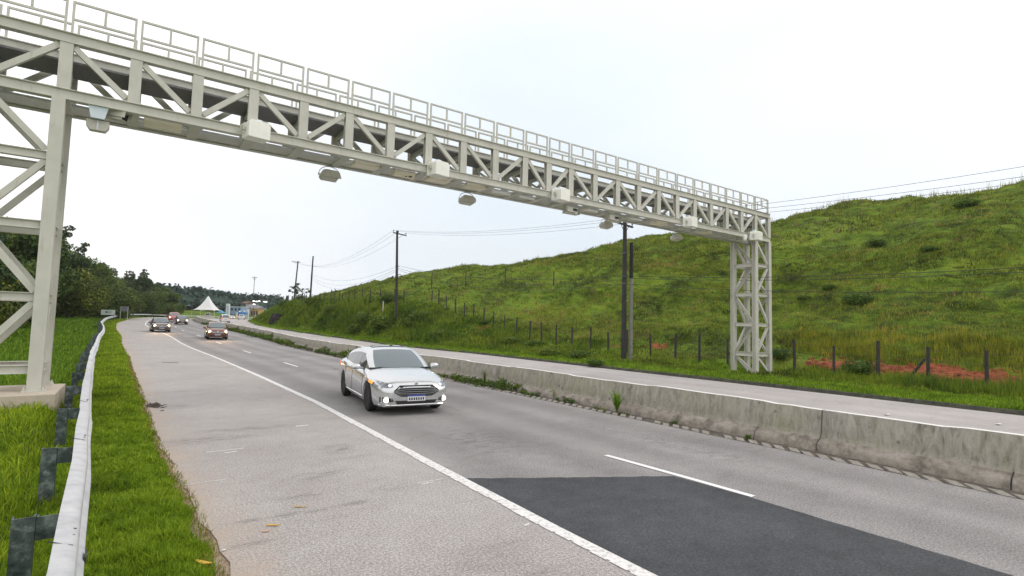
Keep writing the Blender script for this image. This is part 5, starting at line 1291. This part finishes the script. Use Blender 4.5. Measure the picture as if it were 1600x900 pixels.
def beam_of(car, e_):
    # the lit headlamps of the two nearest oncoming cars throw warm light on the road ahead of them
    for sg in (-1, 1):
        ld = bpy.data.lights.new('headlamp_beam', 'SPOT'); ld.energy = e_; ld.color = (1, .55, .22); ld.spot_size = R(50); ld.spot_blend = .8; ld.shadow_soft_size = .08
        lo = bpy.data.objects.new('headlamp_beam', ld); COL.objects.link(lo); lo.parent = car; lo.location = (2.1, sg*.6, .65); lo.rotation_euler = (0, R(-90+14), 0)
for o_ in [q for q in COL.objects if q.name.startswith(('hatchback_car', 'compact_car')) and q.parent is None and 'copper' in q['label']+('copper' if 'dark brown' in q['label'] else '') and 'away' not in q['label']]: beam_of(o_, 260)
# ------------------------------------------------------------------ tent, buildings and signs beyond the bend
def PD(px, py, D): return Vector((0, 0, CH))+Vector(ray(px, py))*D
t = NT('tent_fabric'); t.col((.95, .95, .96)).rough(.6); tb_ = t.n('ShaderNodeBsdfTranslucent'); tb_.inputs[0].default_value = (.85, .85, .86, 1); ms_ = t.n('ShaderNodeMixShader'); ms_.inputs[0].default_value = .35
t.l(t.b.outputs[0], ms_.inputs[1]); t.l(tb_.outputs[0], ms_.inputs[2]); t.l(ms_.outputs[0], t.t.nodes['Material Output'].inputs[0])
simple('wall_blue', (.20, .31, .47), .7); simple('wall_white', (.70, .72, .74), .7); simple('wall_ochre', (.42, .27, .10), .8); simple('wall_grey', (.26, .25, .26), .8)
simple('roof_brown', (.20, .12, .09), .85, var=.3, scale=1); simple('roof_grey', (.20, .20, .21), .8, var=.25, scale=1); simple('awning_blue', (.03, .15, .38), .6); simple('umbrella_blue', (.02, .24, .42), .6)
simple('window_dark', (.03, .04, .05), .2, var=.05); simple('sign_panel', (.42, .50, .48), .5, var=.2, scale=.8); simple('sign_back', (.12, .13, .14), .6); simple('pinkish', (.75, .55, .50), .6)
emis('lamp_far', (1, .97, .9), 3.0)
tc_ = PD(323.5, 496, 228); tz = gz(tc_.x, tc_.y)
te = empty('tent', (tc_.x, tc_.y, tz), 'white peaked event tent beyond the bend of the road', 'tent', rz=-.45)
S_ = 4.4; ZE, ZP = 3.2, 9.3; b = MB(); N = 14; ra = []
for j in range(9):
    f = j/8; k = (1-f)**1.0; zz = ZE+(ZP-ZE)*(f**1.55*.55+f*.45) if False else ZE+(ZP-ZE)*(f**1.7)
    row = []
    for i in range(4*N):
        sd_i, q = divmod(i, N); q = q/N*2-1
        cx, cyy = [(q, -1), (1, q), (-q, 1), (-1, -q)][sd_i]
        rr = S_*(1-f)**1.0+.12; sag = .55*(1-q*q)*(1-f)**2
        x, y = cx*rr, cyy*rr
        pull = 1-.10*(1-q*q)*(1-f)
        row.append((x*pull, y*pull, zz+sag*.5))
    b.v += row
for j in range(8):
    for i in range(4*N): b.f.append((j*4*N+i, j*4*N+(i+1) % (4*N), (j+1)*4*N+(i+1) % (4*N), (j+1)*4*N+i)); b.m.append(0)
b.f.append(tuple(8*4*N+i for i in range(4*N))); b.m.append(0)
b.build('canopy', 'tent_fabric', te, smooth=True)
for i in (-1, 1):
    for j in (-1, 1): b = MB(); b.tube([(i*S_, j*S_, 0), (i*S_, j*S_, ZE)], .045, 8); b.build('leg', 'wall_white', te)
def house(name, px0, px1, pyt, D, dep, wm_, rm_, label, nwin=3, storeys=1, roof='flat', winm='window_dark', gz_=2.15, pitch=.9):
    a = PD(px0, 495, D); c = PD(px1, 495, D); top_ = PD((px0+px1)/2, pyt, D).z; W_ = (Vector((c.x-a.x, c.y-a.y, 0))).length; mid = (a+c)/2
    ang = math.atan2(c.y-a.y, c.x-a.x); e = empty(name, (mid.x, mid.y, gz_), label, 'building', rz=ang); Hh = top_-gz_
    b = MB(); b.box((0, dep/2, Hh/2), (W_, dep, Hh)); b.build('wall', wm_, e)
    b = MB()
    if roof == 'flat': b.box((0, dep/2, Hh+.10), (W_+.5, dep+.5, .22))
    else: b.prism([(-dep/2-.4, 0), (dep/2+.4, 0), (0, Hh*.28*pitch)], (-W_/2-.4, dep/2, Hh+.003), (W_/2+.4, dep/2, Hh+.003))
    b.build('roof', rm_, e)
    for st in range(storeys):
        for k in range(nwin):
            x = -W_/2+W_*(k+.5)/nwin; z = Hh*(st+.55)/storeys; hh = Hh/storeys*.42; ww = W_/nwin*.55
            b = MB(); b.box((x, -.02, z), (ww, .06, hh)); wo = b.build('window', winm, e)
            b = MB(); b.box((x, -.05, z-hh/2-.06), (ww+.15, .12, .08)); b.build('sill', 'wall_white', e)
    return e, W_, Hh
house('blue_shop', 359, 376, 479.5, 285, 8, 'wall_blue', 'wall_white', 'light blue flat roofed shop building right of the white sign tower', 3, 2)
house('ochre_shop', 391, 403, 482, 300, 7, 'wall_ochre', 'roof_grey', 'yellowish shopfront near the end of the hill', 3, 1, 'gable')
house('grey_shed', 384, 396, 480, 312, 9, 'wall_grey', 'roof_grey', 'grey roofed shed behind the slim white sign', 2, 1, 'gable')
house('brown_roofed_house', 345, 383, 473, 325, 9, 'wall_grey', 'roof_brown', 'long brown roofed house behind the blue shop', 6, 1, 'gable', pitch=.45)
house('white_house', 307, 315, 478, 300, 6, 'wall_white', 'roof_grey', 'small whitish house behind the left corner of the tent', 2, 1, 'gable')
house('small_house', 297, 306, 477.5, 320, 6, 'wall_grey', 'roof_brown', 'small brown roofed house among the trees left of the tent', 2, 1, 'gable')
def totem(name, px0, px1, pyt, D, cols, label, writing=0):
    a = PD(px0, 495, D); c = PD(px1, 495, D); top_ = PD(px0, pyt, D).z; W_ = (a-c).length; mid = (a+c)/2; ang = math.atan2(c.y-a.y, c.x-a.x); H_ = top_-2.15
    e = empty(name, (mid.x, mid.y, 2.15), label, 'sign', rz=ang)
    b = MB(); b.box((0, 0, H_*.5), (W_, .5, H_)); b.build('panel', cols[0], e)
    if writing:
        for k in range(writing):
            b = MB(); b.box((.05*W_, -.27, H_*(.30+.62*k/writing)), (W_*.42, .04, H_*.05)); b.build('lettering', cols[1], e)
        b = MB(); b.box((-W_*.42, -.27, H_*.5), (W_*.12, .04, H_*.96)); b.build('stripe', cols[2], e)
totem('sign_tower', 352, 358.2, 474.5, 262, ('wall_white', 'wall_blue', 'wall_blue'), 'tall white and blue sign tower right of the tent', 6)
totem('sign_tower', 385, 388.6, 483, 262, ('wall_white', 'wall_blue', 'wall_white'), 'slim white sign tower between the blue awning and the yellowish shop', 3)
totem('sign_tower', 368.6, 370.6, 488, 255, ('pinkish', 'wall_white', 'wall_white'), 'small pinkish sign pillar in front of the blue shop', 2)
# blue umbrella and awning with white balls of light above
p = PD(345.5, 496, 235); z0 = gz(p.x, p.y); e = empty('umbrella', (p.x, p.y, z0), 'blue parasol beside the right corner of the tent', 'umbrella')
b = MB(); b.lathe([(2.1, 2.3), (1.2, 2.8), (.05, 3.5)], (0, 0, 0), n=10); b.build('canopy', 'umbrella_blue', e); b = MB(); b.tube([(0, 0, 0), (0, 0, 3.4)], .05, 6); b.build('pole', 'wall_white', e)
p = PD(378, 496, 258); e = empty('awning', (p.x, p.y, 2.15), 'dark blue awning with white globes in front of the blue shop', 'awning', rz=-.5)
b = MB(); b.prism([(-1.5, 2.1), (1.5, 2.1), (1.2, 3.2), (-1.2, 3.2)], (-2.1, 0, 0), (2.1, 0, 0)); b.build('cover', 'awning_blue', e)
for i in (-1, 1):
    for j in (-1, 1): b = MB(); b.tube([(i*1.9, j*1.3, 0), (i*1.9, j*1.3, 2.2)], .06, 6); b.build('leg', 'wall_white', e)
for x in (-1.2, 1.0): b = MB(); b.lathe([(.01, 0), (.4, .25), (.45, .5), (.3, .85), (.01, 1.0)], (x, 0, 3.1), n=10); b.build('globe', 'wall_white', e, smooth=True)
# street lights showing as white dots
for i, (px, py, D, ds) in enumerate([(396.5, 470.5, 300, 'street lamp with a white head, leftmost of the row beyond the bend'), (401, 471, 310, 'street lamp with a white head, second of the row beyond the bend'), (405, 470.5, 320, 'street lamp with a white head, third of the row beyond the bend'),
        (414.5, 471.5, 300, 'street lamp with a broad white head nearest the end of the hill'), (397, 475.5, 285, 'low bright street lamp above the grey shed')]):
    p = PD(px, py, D); e = empty('street_lamp', (p.x, p.y, 2.1), ds, 'street lamp', 'street lamps beyond the bend'); hh = p.z-2.1
    b = MB(); b.tube([(0, 0, 0), (0, 0, hh-.1)], [.14, .08], 6); b.build('pole', 'sign_back', e)
    b = MB(); b.box((.0, 0, hh), (1.1 if i != 3 else 2.0, .6, .45)); b.build('lamp_head', 'lamp_far', e, bevel=.1)
# road signs beside the far guard rail
a = hit(169, 494); a = PD(168.5, 493, 88); e = empty('road_sign', (a.x, a.y, gz(a.x, a.y)), 'pale rectangular road sign beside the trees behind the guard rail', 'sign', rz=R(-8))
zt_ = PD(168.5, 484, 88).z-gz(a.x, a.y); b = MB(); b.box((0, 0, zt_-.42), (1.9, .05, .85)); b.build('sign_face', 'sign_panel', e)
b = MB(); b.box((-.2, -.035, zt_-.40), (.35, .01, .30)); b.box((.25, -.035, zt_-.5), (.5, .01, .08)); b.box((.3, -.035, zt_-.32), (.4, .01, .08)); b.build('sign_markings', 'sign_back', e)
for x in (-.8, .8): b = MB(); b.tube([(x, .05, 0), (x, .05, zt_)], .035, 6); b.build('post', 'post_galvanised', e)
a = PD(193.5, 494, 100); e = empty('road_sign', (a.x, a.y, gz(a.x, a.y)), 'dark sign on two tall pale posts behind the guard rail', 'sign', rz=R(-6))
zt_ = PD(193.5, 478.5, 100).z-gz(a.x, a.y); b = MB(); b.box((0, 0, zt_-.5), (1.05, .05, .95)); b.build('sign_face', 'sign_back', e)
for x in (-.55, .55): b = MB(); b.tube([(x, 0, 0), (x, 0, zt_)], .05, 6); b.build('post', 'plate_zinc', e)

# ------------------------------------------------------------------ weeds and litter
wp_ = empty('weed_clump', (0, 0, 0), 'small green weed growing in the gutter at the foot of the median barrier', 'weed', 'small weeds along the barrier foot')
V_, F_ = leaves(rt, [(0, 0, .10, .16, .22, .10), (.02, .2, .08, .1, .15, .08), (.0, -.2, .14, .09, .12, .13)], 260, .055, shell=.2); fastmesh('foliage', V_, F_, 'leaf_weed', parent=wp_)
b = MB(); b.tube([(0, 0, -.05), (0, 0, .1)], .008, 4); b.build('stem', 'leaf_weed', wp_)
first = True
random.seed(21)
SW = [(s, q) for s, q in [(7.1, .5), (9.2, .45), (10.9, .5), (11.8, .6), (13.3, .7), (14.0, .5), (15.2, .9), (16.0, 1.0), (16.8, 1.3), (17.5, 1.3), (18.1, 1.6), (18.8, 1.4), (19.5, 1.5), (20.3, 1.2), (21.2, .9)]]
s = 22.3
while s < 108: SW.append((s, random.uniform(.9, 2.1)*(1.25 if s > 60 else 1))); s += random.uniform(.9, 2.4)*(1 if s < 60 else .75)
for s, q in SW:
    e = wp_ if first else copy_tree(wp_); first = False
    a = at(np.array([s]), np.array([-.52-random.random()*.25]))[0]; e.location = (a[0], a[1], a[2]-.03); e.scale = (q, q*1.3, q*random.uniform(.8, 1.5)); e.rotation_euler = (0, 0, random.uniform(0, 6))
def tall_weed(x, y, h, n, seed, label, mat='blade_bank', spread=.5, wdt=.022):
    rsw = np.random.RandomState(seed); Vs = []; Fs = []
    for i in range(n):
        a = rsw.rand()*6.28; L = h*(.5+.6*rsw.rand()); out = spread*L*(.2+rsw.rand()); dx, dy = math.cos(a), math.sin(a); b0 = len(Vs)
        for k in range(6):
            t_ = k/5; rr = out*t_**1.6; z = L*(t_-.45*(out/L)*t_**3); w_ = wdt*(1-t_**1.5)*(.6+.6*min(1, t_*4))+.001
            c = np.array([x+dx*rr+.03*rsw.randn()*0, y+dy*rr, z]); Vs += [c+np.array([-dy, dx, 0])*w_*.5, c-np.array([-dy, dx, 0])*w_*.5]
        for k in range(5): Fs.append((b0+2*k, b0+2*k+1, b0+2*k+3, b0+2*k+2))
    o = fastmesh('grass_tuft', np.array(Vs)-[x, y, 0], Fs, mat); o.location = (x, y, -.03); return tag(o, label, 'weed')
tall_weed(11.70, 11.15, .85, 90, 3, 'large light green grass tuft growing against the median barrier', mat='blade_verge', wdt=.035)
tall_weed(11.82, 14.2, .55, 16, 4, 'thin upright weed against the barrier between the two weed patches', spread=.25, wdt=.015)
tall_weed(11.8, 18.6, .75, 40, 5, 'dark bushy upright weeds at the barrier right of the silver car', spread=.3, mat='leaf_weed')
simple('leaf_yellow', (.62, .38, .06), .6, var=.3, scale=30); simple('leaf_tan', (.50, .33, .14), .7, var=.3, scale=30); simple('paper_white', (.72, .70, .66), .7); simple('stick', (.16, .11, .07), .9); simple('leaf_pink', (.6, .36, .26), .7)
def leaf(px, py, L, W_, mat, rz, label, curl=.25, name='fallen_leaf', cat='leaf', z=None):
    d = ray(px, py); t_ = CH/-d[2]; x, y = d[0]*t_, d[1]*t_; z = gz(x, y)+.03 if z else .006
    b = MB(); n = 8
    for i in range(n+1):
        f = i/n; w_ = W_*math.sin(math.pi*min(1, f*.93+.05))**.7; zz = curl*L*(f-.5)**2
        b.v += [(L*(f-.5), -w_/2, zz+.012*W_/.05), (L*(f-.5), 0, zz), (L*(f-.5), w_/2, zz+.012*W_/.05)]
    for i in range(n): b.f += [(3*i, 3*i+1, 3*i+4, 3*i+3), (3*i+1, 3*i+2, 3*i+5, 3*i+4)]; b.m += [0, 0]
    o = b.build(name, mat); o.location = (x, y, z); o.rotation_euler = (0, 0, rz); so_ = o.modifiers.new('thick', 'SOLIDIFY'); so_.thickness = .002; return tag(o, label, cat)
leaf(426, 822, .17, .035, 'leaf_yellow', -.5, 'yellow curled leaf on the shoulder above the small pinkish one')
leaf(415, 831.5, .09, .03, 'leaf_pink', -.2, 'small pinkish leaf on the shoulder below the yellow one')
leaf(468, 793, .20, .03, 'leaf_tan', -.6, 'thin tan leaf on the shoulder right of the yellow one')
leaf(318, 886, .20, .055, 'leaf_yellow', -.9, 'crumpled yellow leaf lying in the verge grass near the camera', z=1)
leaf(350, 861, .05, .03, 'paper_white', .4, 'scrap of white paper at the edge of the shoulder', name='paper_scrap', cat='litter')
leaf(266, 567, .9, .06, 'stick', -.6, 'brown stick lying across the shoulder far up the road', curl=.05, name='stick', cat='stick')
_d = ray(241, 634); _t = CH/-_d[2]; DC = MB(); _r = random.Random(9)
for i in range(40):
    x, y = _d[0]*_t+_r.gauss(0, .10), _d[1]*_t+_r.gauss(0, .35); r_ = _r.uniform(.02, .06); hgt0 = .10*math.exp(-((x-_d[0]*_t)/.1)**2-((y-_d[1]*_t)/.35)**2)
    DC.add([(x+k*r_*_r.uniform(.6, 1.6), y+l*r_*_r.uniform(.6, 1.6), hgt0*(_r.random() if m_i > 0 else 0)+m_i*r_*.5) for k, l, m_i in ((-1, -1, 0), (1, -1, 0), (1, 1, 0), (-1, 1, 0), (0, 0, 1))], [(0, 1, 4), (1, 2, 4), (2, 3, 4), (3, 0, 4)])
tag(DC.build('debris_heap', 'bark'), 'small brown heap of dry debris at the broken shoulder edge', 'debris', kind='stuff')
leaf(1386, 649, .30, .10, 'paper_white', -.2, 'white scrap of litter on the opposite road near the kerb', name='paper_scrap', cat='litter')
leaf(1560, 664, .3, .10, 'paper_white', -.2, 'white scrap of litter at the right end of the opposite road', name='paper_scrap', cat='litter')
leaf(783, 556, .35, .14, 'paper_white', -.2, 'white scrap of litter by the kerb left of the twin poles', name='paper_scrap', cat='litter')
leaf(525, 576.5, .25, .12, 'paper_white', -.2, 'white scrap on the road just left of the silver car', name='paper_scrap', cat='litter')
leaf(168, 567, .28, .12, 'paper_white', 1.2, 'pale paper scrap in the verge grass beside the guard rail', name='paper_scrap', cat='litter', z=1)
# clods of red earth in the cut
rr_ = random.Random(5)
rk = None
simple('clod_red', (.30, .09, .045), .95, var=.35, scale=3)
bmv = []; CL = MB()
for i in range(420):
    s = rr_.uniform(-1, 15.5); u = rr_.gauss(8.2, 1.1); a = at(np.array([s]), np.array([11.1+u]))[0]; z = gz(a[0], a[1]); r_ = rr_.uniform(.03, .11)*(1.6 if rr_.random() < .12 else 1)
    pts_ = []
    for k in range(8): pts_.append((rr_.uniform(.5, 1)*(1 if k & 1 else -1), rr_.uniform(.5, 1)*(1 if k & 2 else -1), rr_.uniform(.4, .9)*(1 if k & 4 else -1)))
    CL.add([(a[0]+p[0]*r_, a[1]+p[1]*r_, z+.02+p[2]*r_*.7) for p in pts_], [(0, 1, 3, 2), (4, 6, 7, 5), (0, 4, 5, 1), (2, 3, 7, 6), (0, 2, 6, 4), (1, 5, 7, 3)])
o = CL.build('soil_clods', 'clod_red'); tag(o, kind='stuff')
# ------------------------------------------------------------------ air
hz = MB(); hz.box((0, 900, 150), (4400, 2600, 420)); ho = hz.build('haze', 'wire'); ho.data.materials.clear()
hm = bpy.data.materials.new('haze'); hm.use_nodes = True; ht = hm.node_tree; ht.nodes.clear(); o_ = ht.nodes.new('ShaderNodeOutputMaterial'); pv_ = ht.nodes.new('ShaderNodeVolumePrincipled')
pv_.inputs['Density'].default_value = .00016; pv_.inputs['Color'].default_value = (.96, .98, 1, 1); ht.links.new(pv_.outputs[0], o_.inputs['Volume']); ho.data.materials.append(hm); tag(ho, kind='stuff')
